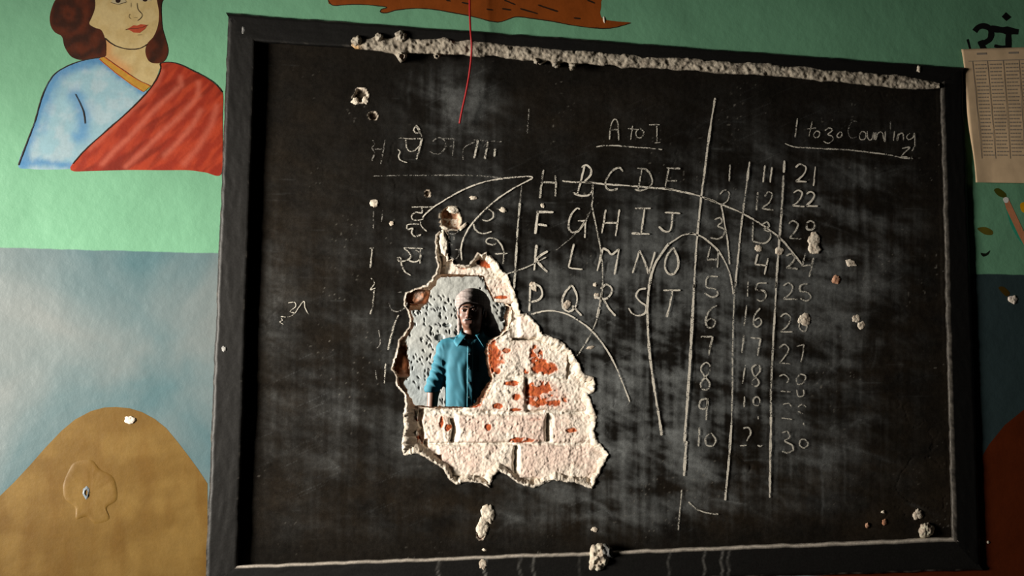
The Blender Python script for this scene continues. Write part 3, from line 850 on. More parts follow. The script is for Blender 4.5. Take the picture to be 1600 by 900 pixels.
# chips on the painted wall belong to the wall
lump('plaster_chip', 203, 656, 9, 6.5, .1, .004, wall, YW + .0002, 941, np.array([.62, .54, .48]), CP)
lump('nail_hole', 135, 770, 6, 12, .1, .003, wall, YW + .0002, 943, np.array([.16, .19, .22]), np.array([.26, .29, .32]), .55, (.03, .03, .035))
lump('plaster_chip', 1583, 468, 8, 7, .3, .004, wall, YW + .0002, 945, np.array([.72, .62, .56]), CP)
lump('plaster_chip', 1544, 847, 2.5, 2.5, 0, .003, wall, YW + .0002, 947, CP, CP)

# rough mortar strip under the top border
n, mrows = 620, 18
tt = np.linspace(0, 1, n)
cu = 549 + (1468 - 549) * tt
cv = np.interp(cu, [549, 625, 700, 800, 1000, 1200, 1468], [68, 72, 73, 81, 97, 109, 134])
half = np.interp(tt, [0, .006, .03, .08, .2, .6, .96, 1], [4, 9, 9, 13, 11.5, 9.5, 9.5, 4])
topj = half * (1 + .38 * fbm(tt * 42, 1, 0, 4, 601)); botj = half * (1 + .30 * fbm(tt * 50, 9, 0, 4, 603))
for (u0, ex) in ((627, 14), (590, 5), (695, 4)): topj = topj + ex * np.exp(-((cu - u0) / 8) ** 2)
for (u0, ex) in ((627, 14), (845, 7), (868, 9), (895, 6), (683, 4)): botj = botj + ex * np.exp(-((cu - u0) / 6) ** 2)
V, Cc = [], []
for k in range(mrows):
    a = -1 + 2 * k / (mrows - 1)
    off = np.where(a < 0, a * topj, a * botj)
    pv = cv + off; pu = cu + fbm(tt * 80, a * 2, 0, 3, 607) * 1.5
    bulge = (1 - abs(a) ** 2.4) * (.007 + .003 * fbm(tt * 60, a * 1.5, 0, 4, 609))
    yy = -.027 - bulge + fbm(pu / 6, pv / 6, 0, 4, 611) * .0055
    if k == 0: yy = yy * 0 + YF + .003
    if k == mrows - 1: yy = yy * 0 + .002
    V.append(wall_point(pu, pv, yy))
    Cc.append(mix(np.array([.42, .37, .30]), np.array([.29, .25, .20]), sstep(-.3, .3, fbm(pu / 8, pv / 8, 0, 4, 613))))
V = np.array(V); Cc = np.array(Cc)
Cc = mix(Cc, np.array([.55, .33, .14]), np.exp(-((cu - 556) / 8) ** 2)[None, :] * np.linspace(0, 1, mrows)[:, None])
tag(obj('mortar_strip', V.reshape(-1, 3), grid_faces(mrows, n), M_plaster, board, Cc.reshape(-1, 3)), 'rough grey mortar strip along the top edge')
for k, (u, v, r, hc) in enumerate(((628, 88, 8, (.20, .07, .03)), (683, 88, 5, (.03, .02, .015)), (592, 58, 7, None), (626, 57, 9, None), (557, 64, 8, None), (869, 101, 6, None), (838, 95, 5, None), (895, 104, 6, None))):
    lump('mortar_knob', u, v, r, r, .2, .016, board, -.026, 640 + k * 11, np.array([.40, .36, .30]), np.array([.28, .24, .19]), .55 if hc else 0, hc)

# ------------------------------------------------------------------ chalk writing
def ribbon(lines, w, name, m, label=None, **kw):
    if name in ('chalk_line', 'chalk_stroke'):              # every ruled line or loose stroke is a part of its own
        for ln in lines: o = _ribbon([ln], w, name, m, label, **kw)
        return o
    return _ribbon(lines, w, name, m, label, **kw)


def _ribbon(lines, w, name, m, label=None, jit=.35, parent=None, y=-.0034, closed=False, color=None, mat_=None, minw=.55):
    V, F, Cc = [], [], []
    for ln in lines:
        p = smooth_line(ln, 2.0)
        if len(p) < 2: continue
        p = p + np.stack([noise(p[:, 0] / 3, p[:, 1] / 3, 0, 7), noise(p[:, 0] / 3, p[:, 1] / 3, 0, 8)], -1) * jit
        tg = np.gradient(p, axis=0); tg /= (np.linalg.norm(tg, axis=1, keepdims=True) + 1e-9)
        nr = np.stack([-tg[:, 1], tg[:, 0]], -1)
        k = len(p)
        ww = w * (.43 + .2 * fbm(np.arange(k) / 6, p[0, 0], 0, 2, 5)); ww[0] *= minw; ww[-1] *= minw
        a = p + nr * ww[:, None]; b_ = p - nr * ww[:, None]
        n0 = len(V)
        V += list(wall_point(a[:, 0], a[:, 1], y)) + list(wall_point(b_[:, 0], b_[:, 1], y))
        F += [(n0 + i_, n0 + i_ + 1, n0 + k + i_ + 1, n0 + k + i_) for i_ in range(k - 1)]
    o = obj(name, V, F, mat_ or M_chalk[m], parent or board, color, smooth=False)
    if label: o['label'] = label
    return o


def Z(ox, oy, sc, *lines):
    return [[(ox + a / sc, oy + b_ / sc) for a, b_ in ln] for ln in lines]


def R1(*l): return Z(800, 130, 2.8125, *l)
def R2(*l): return Z(800, 380, 2.8125, *l)
def R3(*l): return Z(1060, 150, 3.0, *l)
def R4(*l): return Z(1040, 440, 2.369, *l)
def R7(*l): return Z(560, 150, 3.0, *l)
def R8(*l): return Z(320, 150, 1.9157, *l)


LT, NU = 'chalk_letter', 'chalk_numeral'
# heading and letters of the middle column
ribbon(R1([(428, 248), (432, 200), (442, 165), (455, 158), (465, 175), (468, 250)], [(430, 205), (468, 203)]), 2.0, LT, 1)
ribbon(R1([(530, 185), (522, 248)], [(508, 200), (550, 203)], [(560, 200), (545, 215), (550, 238), (570, 238), (578, 215), (562, 198)]), 2.0, LT, 1)
ribbon(R1([(603, 183), (650, 182)], [(636, 185), (637, 245), (640, 262)], [(628, 262), (652, 260)]), 2.0, LT, 1)
ribbon(R1([(370, 280), (400, 275), (470, 275), (520, 280), (600, 285), (660, 292)]), 2.2, 'chalk_underline', 1)
ribbon(R1([(138, 380), (130, 440), (122, 505)], [(190, 405), (193, 445), (190, 498)], [(130, 435), (190, 437)]), 3.0, LT, 1)
ribbon(R1([(318, 365), (300, 440), (285, 490)], [(305, 370), (325, 360), (345, 375), (345, 405), (320, 432), (350, 440), (355, 465), (340, 490), (310, 495), (285, 490), (268, 480)]), 3.2, LT, 2)
ribbon(R1([(487, 388), (475, 372), (450, 378), (425, 405), (410, 440), (420, 465), (445, 470), (465, 462)]), 3.0, LT, 1)
ribbon(R1([(570, 380), (555, 465)], [(550, 375), (590, 380), (612, 410), (615, 440), (595, 462), (560, 472), (540, 465)]), 3.0, LT, 1)
ribbon(R1([(688, 375), (672, 465)], [(680, 372), (740, 376)], [(680, 428), (725, 430)], [(672, 463), (712, 467)]), 2.8, LT, 1)
ribbon(R1([(115, 560), (108, 610), (102, 662)], [(108, 565), (182, 567)], [(115, 620), (155, 626)]), 3.8, LT, 2)
ribbon(R1([(298, 555), (285, 550), (262, 575), (250, 610), (250, 640), (265, 655), (290, 650), (310, 625), (322, 605)], [(322, 605), (320, 680)], [(290, 605), (330, 605)]), 3.2, LT, 2)
ribbon(R1([(412, 555), (395, 660)], [(472, 555), (455, 672)], [(400, 615), (465, 613)]), 3.4, LT, 2)
ribbon(R1([(540, 550), (610, 550)], [(582, 552), (568, 660)], [(525, 660), (605, 663)]), 3.4, LT, 2)
ribbon(R1([(672, 568), (740, 572)], [(705, 572), (700, 630), (690, 652), (668, 650), (645, 630)]), 3.2, LT, 2)
ribbon(R1([(108, 710), (97, 822)], [(157, 738), (110, 775), (155, 830)]), 3.8, LT, 2)
ribbon(R1([(272, 705), (248, 810)], [(248, 810), (280, 816), (310, 818)]), 2.8, LT, 2)
ribbon(R1([(375, 825), (398, 728)], [(398, 725), (420, 735), (438, 752), (470, 728)], [(470, 728), (450, 842)]), 3.4, LT, 2)
ribbon(R1([(530, 835), (560, 735)], [(560, 735), (585, 790), (600, 838)], [(600, 838), (628, 742)]), 3.2, LT, 2)
ribbon(R1([(705, 725), (680, 760), (672, 805), (685, 835), (710, 838), (730, 805), (728, 765), (708, 722)]), 3.6, LT, 2)
ribbon(R2([(80, 190), (78, 250), (75, 300)], [(78, 190), (100, 180), (125, 195), (132, 225), (115, 250), (85, 258)]), 3.2, LT, 2)
ribbon(R2([(260, 185), (235, 215), (220, 255), (230, 290), (255, 300), (280, 275), (285, 235), (270, 195), (256, 185)], [(265, 275), (305, 318)]), 3.4, LT, 2)
ribbon(R2([(395, 215), (388, 260), (372, 325)], [(390, 200), (415, 182), (438, 200), (430, 230), (405, 245), (360, 235)], [(405, 250), (425, 285), (455, 320)]), 3.4, LT, 2)
ribbon(R2([(590, 198), (560, 205), (545, 230), (560, 255), (588, 275), (585, 305), (560, 318), (530, 310), (512, 285)]), 3.2, LT, 2)
ribbon(R2([(665, 207), (740, 207)], [(705, 207), (695, 265), (680, 325)]), 3.4, LT, 2)
# heading and numbers of the right column
ribbon(R3([(558, 105), (547, 195)]), 2.6, NU, 1)
ribbon(R3([(628, 115), (612, 190)], [(602, 155), (645, 150)], [(645, 165), (633, 180), (640, 195), (658, 190), (662, 170), (645, 163)]), 2.0, LT, 1)
ribbon(R3([(685, 165), (705, 150), (722, 160), (700, 180), (722, 190), (722, 210), (700, 222), (680, 212)], [(755, 170), (743, 185), (750, 195), (765, 188), (765, 170), (755, 168)]), 2.0, NU, 1)
ribbon(R3([(838, 120), (815, 120), (798, 150), (800, 185), (815, 198), (835, 192)]), 1.9, LT, 0)
ribbon(R3([(860, 165), (848, 185), (855, 205), (875, 200), (878, 175), (860, 165)]), 1.9, LT, 1)
ribbon(R3([(885, 165), (888, 200), (905, 205), (915, 170), (918, 205)]), 1.9, LT, 1)
ribbon(R3([(925, 170), (925, 205), (935, 175), (955, 170), (965, 215)], [(970, 165), (968, 215)]), 1.9, LT, 1)
ribbon(R3([(995, 120), (993, 160)]), 1.8, LT, 0)
ribbon(R3([(1012, 165), (1008, 210)]), 1.9, LT, 1)
ribbon(R3([(1030, 175), (1025, 210), (1035, 180), (1052, 175), (1055, 210)]), 1.9, LT, 1)
ribbon(R3([(1085, 175), (1070, 190), (1078, 205), (1100, 195), (1105, 175), (1108, 230), (1095, 258)], [(1048, 245), (1085, 240), (1060, 265), (1045, 285), (1070, 285), (1100, 295)]), 2.0, LT, 1)
ribbon(R3([(500, 222), (540, 238), (600, 243), (700, 248), (800, 253), (900, 265), (980, 275), (1050, 290), (1105, 295)]), 2.2, 'chalk_underline', 1)
NUM = [
    (R3([(242, 320), (238, 400)]), 2.6, 1), (R3([(195, 460), (215, 440), (238, 455), (230, 490), (205, 510)]), 2.4, 1), (R3([(170, 580), (195, 570), (205, 590), (185, 610), (215, 625), (210, 655), (185, 670), (150, 665)]), 2.6, 1),
    (R3([(150, 705), (135, 768)], [(135, 768), (185, 765)], [(188, 725), (183, 805)]), 3.0, 1), ([[(1122, 432), (1106, 433), (1104, 448), (1118, 452), (1121, 461), (1112, 464), (1101, 458)]], 2.8, 1),
    (R4([(190, 88), (165, 105), (148, 140), (155, 168), (175, 168), (183, 145), (165, 138), (150, 150)]), 2.8, 1), (R4([(128, 205), (175, 203)], [(175, 203), (165, 240), (160, 275)]), 2.8, 1),
    (R4([(145, 300), (130, 320), (140, 345), (162, 375), (155, 398), (135, 398), (130, 375), (150, 350), (165, 325), (158, 302), (145, 300)]), 2.8, 1),
    (R4([(155, 432), (130, 440), (125, 465), (145, 472), (157, 450), (155, 432), (152, 480), (150, 513)]), 2.8, 1), (R4([(125, 540), (122, 610)], [(165, 560), (148, 580), (152, 605), (175, 607), (185, 585), (168, 560)]), 2.8, 1),
    (R3([(405, 325), (397, 405)], [(438, 333), (430, 405)]), 3.0, 2), (R3([(372, 450), (365, 535)], [(405, 470), (420, 450), (440, 460), (425, 500), (395, 525), (445, 535)]), 2.8, 1),
    (R3([(350, 590), (347, 680)], [(395, 600), (415, 590), (425, 610), (400, 625), (430, 640), (428, 670), (400, 690), (350, 682)]), 2.8, 1), (R3([(372, 740), (360, 790)], [(360, 790), (415, 795)], [(420, 760), (403, 838)]), 3.2, 2),
    (R4([(305, 0), (303, 55)], [(375, 5), (340, 8), (335, 30), (365, 35), (372, 55), (355, 72), (335, 65)]), 2.8, 1), (R4([(300, 88), (290, 165)], [(350, 98), (330, 125), (325, 155), (340, 168), (355, 150), (345, 135), (328, 145)]), 2.8, 1),
    (R4([(290, 195), (282, 265)], [(315, 208), (352, 210)], [(352, 210), (345, 245), (340, 275)]), 2.8, 1), (R4([(295, 308), (285, 378)], [(340, 305), (320, 320), (325, 345), (345, 370), (335, 388), (320, 378), (330, 355), (350, 330), (345, 308)]), 2.8, 1),
    (R4([(292, 425), (290, 465)], [(340, 425), (325, 435), (328, 455), (345, 458), (348, 435), (338, 425)], [(342, 498), (343, 510)]), 2.6, 1), (R4([(285, 545), (305, 540), (315, 560), (300, 590)], [(275, 608), (300, 606)], [(340, 605), (350, 610), (358, 606)]), 2.6, 1),
    (R3([(550, 335), (570, 320), (598, 335), (585, 370), (550, 400)], [(550, 400), (602, 402)], [(642, 330), (633, 422)]), 2.8, 2),
    (R3([(540, 455), (560, 442), (580, 455), (565, 490), (535, 515)], [(535, 515), (592, 518)], [(600, 460), (620, 448), (637, 462), (625, 490), (598, 515)], [(598, 515), (655, 517)]), 2.8, 2),
    (R3([(517, 600), (535, 585), (560, 600), (550, 630), (520, 665)], [(520, 665), (578, 670)], [(600, 595), (620, 585), (638, 600), (630, 625), (605, 625), (600, 600)]), 2.7, 1),
    (R3([(505, 750), (530, 740), (545, 760), (525, 790), (505, 805)], [(505, 805), (560, 810)], [(595, 740), (580, 798)], [(580, 798), (630, 790)], [(633, 758), (613, 848)]), 2.9, 1),
    (R4([(435, 15), (455, 5), (470, 20), (460, 45), (435, 65)], [(435, 65), (488, 65)], [(525, 8), (500, 15), (498, 35), (525, 40), (537, 58), (520, 72), (498, 62)]), 2.6, 1),
    (R4([(425, 130), (445, 118), (462, 135), (450, 165), (425, 185)], [(425, 185), (470, 187)], [(500, 130), (495, 170), (515, 185), (522, 160), (500, 150)]), 2.7, 1),
    (R4([(420, 245), (440, 232), (455, 250), (440, 280), (420, 300)], [(420, 300), (465, 305)], [(485, 240), (512, 232)], [(512, 232), (507, 270), (500, 298)]), 2.8, 1),
    (R4([(420, 350), (440, 345), (455, 360), (448, 375)], [(425, 405), (462, 408)], [(500, 342), (483, 360), (490, 380), (510, 375), (518, 350), (500, 342)], [(485, 400), (490, 425), (510, 420), (510, 400)]), 2.6, 1),
    (R4([(435, 455), (455, 450), (467, 465)], [(430, 505), (468, 510)], [(490, 465), (505, 455), (520, 465)], [(490, 480), (510, 490)], [(508, 522), (514, 535)]), 2.4, 1),
    (R4([(430, 560), (450, 555), (460, 575), (440, 590), (468, 605), (470, 625), (450, 633), (430, 628)], [(500, 585), (495, 605), (515, 615), (527, 600), (515, 585), (500, 585)]), 2.6, 1)]
FIRST = {9: 1, 10: 1, 11: 1, 12: 1, 14: 1, 15: 1, 16: 1, 17: 1, 18: 1, 20: 2, 21: 2, 22: 2, 23: 2, 24: 2, 25: 2, 26: 2, 27: 2, 28: 2, 29: 1, 19: 2}
for k, (ls, w, m) in enumerate(NUM):
    c_ = FIRST.get(k, len(ls))                              # every digit a part of its own
    ribbon(ls[:c_], w, NU, m)
    if ls[c_:]: ribbon(ls[c_:], w, NU, m)
# ruled lines
ribbon(R1([(893, 65), (875, 170), (858, 290), (845, 400), (830, 510), (815, 660), (805, 800), (800, 900)]), 3.4, 'chalk_line', 2)
ribbon(R2([(800, 180), (790, 380), (780, 550), (770, 700), (757, 880)]) + R4([(76, 590), (68, 720)]), 4.8, 'chalk_line', 2)
ribbon(R4([(60, 770), (55, 820), (46, 920)]), 2.4, 'chalk_line', 1)
ribbon(R3([(333, 308), (322, 400)]) + R3([(308, 500), (290, 650), (275, 800), (265, 900)]), 3.2, 'chalk_line', 2)
ribbon(R3([(322, 400), (308, 500)]) + R4([(258, 0), (252, 100), (248, 250), (247, 400), (243, 530)]), 2.6, 'chalk_line', 1)
ribbon(R4([(243, 530), (235, 650), (220, 810)]), 3.6, 'chalk_line', 2)
ribbon(R3([(497, 302), (494, 360)]) + R3([(485, 520), (475, 650), (465, 780), (457, 900)]) + R4([(410, 0), (405, 100), (398, 220)]) + R4([(390, 500), (388, 620), (385, 800)]), 3.6, 'chalk_line', 2)
ribbon(R3([(493, 370), (485, 520)]) + R4([(398, 220), (390, 400), (390, 500)]), 3.2, 'chalk_line', 1)
ribbon(R7([(800, 60), (795, 120), (790, 175)], [(765, 420), (757, 500)]), 2.6, 'chalk_line', 0)
ribbon(R7([(757, 500), (745, 640), (738, 760), (730, 900)]) + [[(803, 450), (802, 462)]], 3.6, 'chalk_line', 1)
ribbon([[(583, 275), (640, 274), (733, 274), (763, 276), (787, 278)]], 1.8, 'chalk_line', 0)
# loose drawing strokes over the letters
DR = 'chalk_stroke'
ribbon(R7([(300, 570), (340, 530), (400, 490), (470, 450), (560, 412), (640, 392), (720, 382), (800, 377), (815, 382), (800, 395), (740, 425), (680, 462), (630, 500), (580, 545), (535, 595), (505, 640), (488, 680), (480, 720), (485, 770)]), 2.3, DR, 2)
ribbon(R1([(220, 430), (260, 434), (340, 437), (420, 445), (500, 450), (600, 458), (680, 465), (750, 478), (820, 495), (900, 522)]) + R3([(120, 478), (200, 508), (290, 545), (370, 590), (430, 630), (490, 680), (540, 740), (578, 790)]), 3.0, DR, 2)
ribbon(R1([(352, 440), (355, 500), (350, 545)], [(352, 545), (368, 620), (382, 690), (392, 750), (398, 820), (398, 890)]) + R2([(398, 185), (390, 270), (375, 330), (345, 400), (310, 460), (285, 497)]), 2.3, DR, 1)
ribbon(R1([(352, 545), (320, 610), (270, 670), (192, 735)]), 1.8, DR, 0)
ribbon(R7([(690, 835), (740, 820), (800, 797), (880, 755)]), 2.2, DR, 1)
ribbon(R2([(690, 0), (650, 55), (625, 100), (608, 160), (598, 230), (595, 320), (600, 430), (610, 530), (625, 640), (645, 760), (658, 845)]), 4.2, DR, 2)
ribbon(R1([(686, 708), (700, 700), (750, 668), (800, 660)]) + R3([(50, 645), (100, 655), (150, 690), (190, 730), (225, 790), (245, 850), (258, 930)]) + R3([(200, 508), (215, 590), (230, 680), (240, 790)]), 2.8, DR, 2)
ribbon(R2([(85, 312), (150, 297), (200, 300), (250, 315), (300, 345), (350, 385), (400, 445), (440, 510), (470, 575), (500, 650), (518, 697)]), 2.8, DR, 2)
ribbon(R2([(518, 697), (485, 735)]), 1.6, DR, 0)
ribbon(R4([(85, 815), (110, 840), (150, 855), (195, 862)]), 2.4, DR, 1)
# faint script of the left column
HI = 'chalk_script'
ribbon(R7([(65, 205), (75, 225), (62, 245), (75, 265), (62, 305)], [(64, 250), (118, 248)], [(125, 205), (118, 250), (105, 318)]), 2.2, HI, 0)
ribbon(R7([(190, 197), (245, 200), (302, 200)], [(222, 205), (225, 240), (240, 258), (265, 255), (285, 235)], [(183, 250), (195, 262), (188, 285), (200, 303), (228, 312)], [(270, 140), (258, 160), (275, 175), (288, 160), (270, 138), (285, 165), (296, 190)]), 2.0, HI, 1)
ribbon(R7([(297, 200), (288, 240), (272, 297)]), 3.2, HI, 1)
ribbon(R7([(345, 215), (375, 195), (405, 210), (405, 245), (380, 270), (350, 268), (335, 260)], [(412, 235), (445, 235)], [(450, 200), (440, 280)], [(385, 200), (455, 200)]), 2.0, HI, 0)
ribbon(R7([(545, 215), (505, 235), (490, 255), (490, 300)], [(540, 205), (675, 215)], [(585, 240), (600, 225), (612, 250)]), 1.8, HI, 0)
ribbon(R7([(560, 205), (552, 250), (542, 292)], [(607, 215), (600, 255), (592, 297)], [(640, 245), (637, 285)]), 3.4, HI, 1)
ribbon(R7([(250, 520), (350, 520)], [(297, 522), (297, 548), (270, 545), (250, 560), (255, 580), (285, 582), (305, 575)], [(290, 582), (295, 610), (320, 635)], [(285, 600), (250, 600), (228, 605), (230, 625), (255, 620), (248, 640), (265, 657), (295, 650)]), 2.4, HI, 1)
ribbon(R7([(610, 530), (630, 545), (630, 570), (605, 585), (580, 580)], [(540, 600), (550, 630), (585, 645), (625, 635)]), 2.8, HI, 1)
ribbon(R7([(645, 530), (672, 532)], [(420, 640), (430, 625), (462, 628), (465, 640), (445, 648), (420, 642)], [(450, 640), (448, 675)], [(425, 680), (440, 700)], [(430, 755), (452, 765), (468, 750), (472, 715)], [(450, 720), (485, 718)]), 2.0, HI, 0)
ribbon(R7([(210, 712), (302, 715)], [(290, 717), (288, 785)], [(213, 715), (235, 730), (245, 755), (225, 770), (190, 775), (185, 758), (198, 757), (200, 780), (215, 820), (245, 840)], [(268, 722), (292, 740), (285, 768), (260, 778), (235, 770)]), 2.3, HI, 1)
ribbon(R7([(65, 715), (60, 760), (55, 805)], [(50, 715), (72, 712)]), 2.4, HI, 1)
ribbon(R7([(115, 535), (108, 590)], [(70, 540), (70, 625)]), 2.0, HI, 0)
ribbon(R7([(600, 690), (600, 675), (620, 665), (650, 675), (670, 700), (682, 740), (678, 790)], [(602, 690), (630, 698), (645, 690)], [(640, 740), (700, 738)]), 2.4, HI, 1)
ribbon(R8([(498, 545), (508, 560), (495, 580), (510, 575)], [(507, 580), (503, 620), (495, 655)]), 2.2, HI, 1)
ribbon(R8([(550, 620), (560, 640), (580, 645), (600, 632), (605, 618)], [(575, 590), (590, 585)]), 2.2, HI, 0)
ribbon(R8([(580, 655), (565, 690), (548, 760)]), 2.8, HI, 1)
ribbon(R8([(520, 700), (525, 740), (515, 755)], [(510, 820), (515, 850)]), 2.0, HI, 0)
ribbon(R8([(541, 800), (537, 860)]), 2.6, HI, 1)
ribbon(R8([(250, 620), (268, 617), (272, 630), (255, 645), (268, 650), (250, 662), (228, 660)], [(228, 665), (232, 672), (224, 676), (235, 683)], [(270, 650), (290, 620), (298, 615), (300, 635), (312, 655)]), 1.3, HI, 1)

# ------------------------------------------------------------------ wire
def tube(name, pts, r, m, parent=None, loc=None, ns=10):
    P_ = np.array(pts, float); k = len(P_)
    tg = np.gradient(P_, axis=0); tg /= np.linalg.norm(tg, axis=1, keepdims=True)
    V = []
    for p, t_ in zip(P_, tg):
        a = np.cross(t_, (0, 1, 0.01)); a /= np.linalg.norm(a); b_ = np.cross(t_, a)
        for j in range(ns):
            an = 2 * math.pi * j / ns
            V.append(p + r * (math.cos(an) * a + math.sin(an) * b_))
    i_ = np.arange(k * ns).reshape(k, ns)
    F = np.stack([i_[:-1], np.roll(i_, -1, 1)[:-1], np.roll(i_, -1, 1)[1:], i_[1:]], -1).reshape(-1, 4)
    F = [tuple(q) for q in F] + [tuple(range(ns))[::-1], tuple(range((k - 1) * ns, k * ns))]
    return obj(name, V, F, m, parent, loc=loc)


wp = smooth_line([(738, -210), (736, -100), (734, 0), (735, 45), (737, 75), (734, 110), (728, 145), (722, 172), (718, 193)], 4)
ws = wall_point(wp[:, 0], wp[:, 1], np.interp(wp[:, 1], [-210, 0, 60, 193], [YW - .004, -.046, -.050, -.022]))
tag(tube('red_wire', ws, .0026, M_wire, loc=Vector(ws[0])), 'thin red electrical wire hanging down in front of the top of the blackboard', 'wire')


# ------------------------------------------------------------------ painted pictures on the wall
def painted(name, poly, cfun, parent, y, step=3.0, smooth_outline=True, m=None, closed_step=2.5):
    """flat coat of paint inside an outline, with its brush colours in the mesh"""
    out = smooth_line(poly, closed_step, True) if smooth_outline else dense(poly, closed_step)
    lo_, hi_ = out.min(0), out.max(0)
    gu, gv = np.meshgrid(np.arange(lo_[0] + step / 2, hi_[0], step), np.arange(lo_[1] + step / 2, hi_[1], step))
    gu = gu.ravel(); gv = gv.ravel()
    ok = inside(gu, gv, out)
    gu, gv = gu[ok], gv[ok]
    ok = seg_dist(gu, gv, out, True) > step * .35
    pts = np.concatenate([out, np.stack([gu[ok], gv[ok]], -1)])
    n_ = len(out)
    vo, _, fo, *_r = delaunay_2d_cdt([Vector(p) for p in pts], [(i_, (i_ + 1) % n_) for i_ in range(n_)], [], 0, 1e-4)
    vo = np.array([tuple(p) for p in vo]); cen = np.array([vo[list(t_)].mean(0) for t_ in fo])
    kp = inside(cen[:, 0], cen[:, 1], out)
    ar = np.array([abs(np.cross(vo[t_[1]] - vo[t_[0]], vo[t_[2]] - vo[t_[0]])) for t_ in fo])
    F = np.array([t_[::-1] for t_, k, a_ in zip(fo, kp, ar) if k and a_ > .06])
    c = cfun(vo[:, 0], vo[:, 1])
    return obj(name, wall_point(vo[:, 0], vo[:, 1], y), F, m or M_paint, parent, c)


def A3(l): return [(a / 3, b_ / 3) for a, b_ in l]
def E6(l): return [(60 + a / 6.923, b_ / 6.923) for a, b_ in l]


KL = 1 / 1.45                                  # paint colours were read off the photo in this light
def const(c, amp=.12, sc=14, seed=1):
    return lambda u, v: np.asarray(c) * (1 + amp * fbm(u / sc, v / sc, 0, 3, seed))[:, None]


mural = thing('painted_woman', 'painted woman in blue blouse and red sari on green wall left of blackboard', 'mural', Vector(wall_point(200, 268, YW)))
LINE = lin(46, 30, 18, KL)


def hairc(u, v):
    sw = .5 + .5 * np.sin(np.hypot(u - 105, v - 20) / 4.2 + fbm(u / 12, v / 12, 0, 2, 3) * 2)
    return mix(lin(52, 24, 12, KL), lin(104, 44, 20, KL), np.clip(sw * .55 + .25 * fbm(u / 9, v / 9, 0, 3, 5), 0, 1))


def bl(u, v):
    c = mix(np.broadcast_to(lin(146, 183, 196, KL), (len(u), 3)), lin(165, 190, 200, KL), sstep(-.2, .4, fbm(u / 16, v / 16, 0, 3, 11)))
    for ln, w, a in ((A3([(470, 275), (350, 300), (270, 345), (225, 420), (180, 530), (130, 670), (100, 775)]), 9, .85), (A3([(355, 450), (390, 520), (385, 630), (370, 640)]), 12, .75),
                     (A3([(100, 770), (200, 760), (330, 780)]), 6, .8), (A3([(480, 290), (560, 355), (670, 430)]), 5, .8), (A3([(300, 350), (240, 470), (200, 620)]), 7, .3), (A3([(350, 330), (430, 300)]), 7, .5)):
        d = seg_dist(u, v, ln) + fbm(u / 7, v / 7, 0, 3, 13) * 4
        c = mix(c, lin(74, 134, 184, KL), a * np.exp(-(np.clip(d, 0, 99) / w) ** 2))
    return c


def sari(u, v):
    st = fbm((u + v) / 60, (u * .75 - v * -.75) / 7, 0, 3, 17)
    c = mix(np.broadcast_to(lin(150, 44, 24, KL), (len(u), 3)), lin(176, 62, 34, KL), sstep(-.3, .5, fbm((u - v) / 40, (u + v * .8) / 9, 0, 3, 19)))
    c = mix(c, lin(120, 32, 16, KL), .7 * sstep(.05, .5, fbm((u * .6 + v * .8) / 11, (u * .8 - v * .6) / 60, 0, 3, 23)))
    for ln, w, a in ((A3([(845, 365), (850, 400), (770, 470), (690, 550), (610, 640), (540, 700), (480, 770)]), 4.5, .75), (A3([(930, 390), (930, 450), (850, 540), (760, 620), (680, 700), (590, 780)]), 4.5, .75),
                     (A3([(940, 520), (900, 590), (840, 660), (770, 730)]), 4.5, .7), (A3([(1015, 500), (990, 590), (930, 690), (860, 770)]), 5, .6), (A3([(760, 330), (740, 390), (650, 490), (520, 610), (420, 700)]), 3.5, .55)):
        d = np.abs(seg_dist(u, v, ln)) + fbm(u / 6, v / 6, 0, 3, 29) * 1.5
        c = mix(c, lin(196, 100, 78, KL), a * np.exp(-(np.clip(d, 0, 99) / w) ** 2))
    return c


def skin_p(u, v):
    c = mix(np.broadcast_to(lin(192, 168, 116, KL), (len(u), 3)), lin(200, 178, 128, KL), sstep(-.3, .3, fbm(u / 15, v / 15, 0, 3, 31)))
    return c


def neck_p(u, v):
    c = skin_p(u, v)
    return mix(c, lin(206, 140, 84, KL), .7 * np.exp(-(seg_dist(u, v, A3([(505, 190), (500, 260), (590, 330)])) / 9) ** 2))


lay = [YW - .00025 * k for k in range(1, 9)]
pt = [(440, -60), (445, 0), (443, 40), (430, 80), (415, 110), (435, 132), (470, 142), (490, 175), (520, 200), (560, 220), (610, 230), (655, 225), (690, 205), (720, 170), (740, 120), (745, 60), (737, 0), (730, -60), (690, -150), (600, -180), (500, -150)]
painted('neck', A3([(478, 150), (485, 215), (493, 262), (470, 272), (520, 305), (600, 370), (690, 412), (722, 392), (745, 330), (755, 296), (700, 250), (690, 190), (620, 170), (550, 160)]), neck_p, mural, lay[0])
painted('blouse', A3([(465, 270), (400, 280), (340, 300), (280, 330), (245, 360), (215, 410), (190, 470), (165, 560), (130, 650), (85, 775), (140, 792), (240, 795), (335, 790), (345, 770), (400, 710), (500, 620), (600, 530), (690, 440), (620, 385), (530, 315)]), bl, mural, lay[1])
painted('sari', A3([(750, 295), (800, 292), (850, 305), (900, 330), (960, 360), (1010, 395), (1043, 435), (1043, 560), (1043, 700), (1034, 818), (960, 808), (880, 798), (760, 798), (600, 797), (420, 802), (345, 803), (330, 790), (338, 770), (400, 700), (500, 610), (600, 522), (690, 430), (740, 350), (755, 315)]), sari, mural, lay[2])
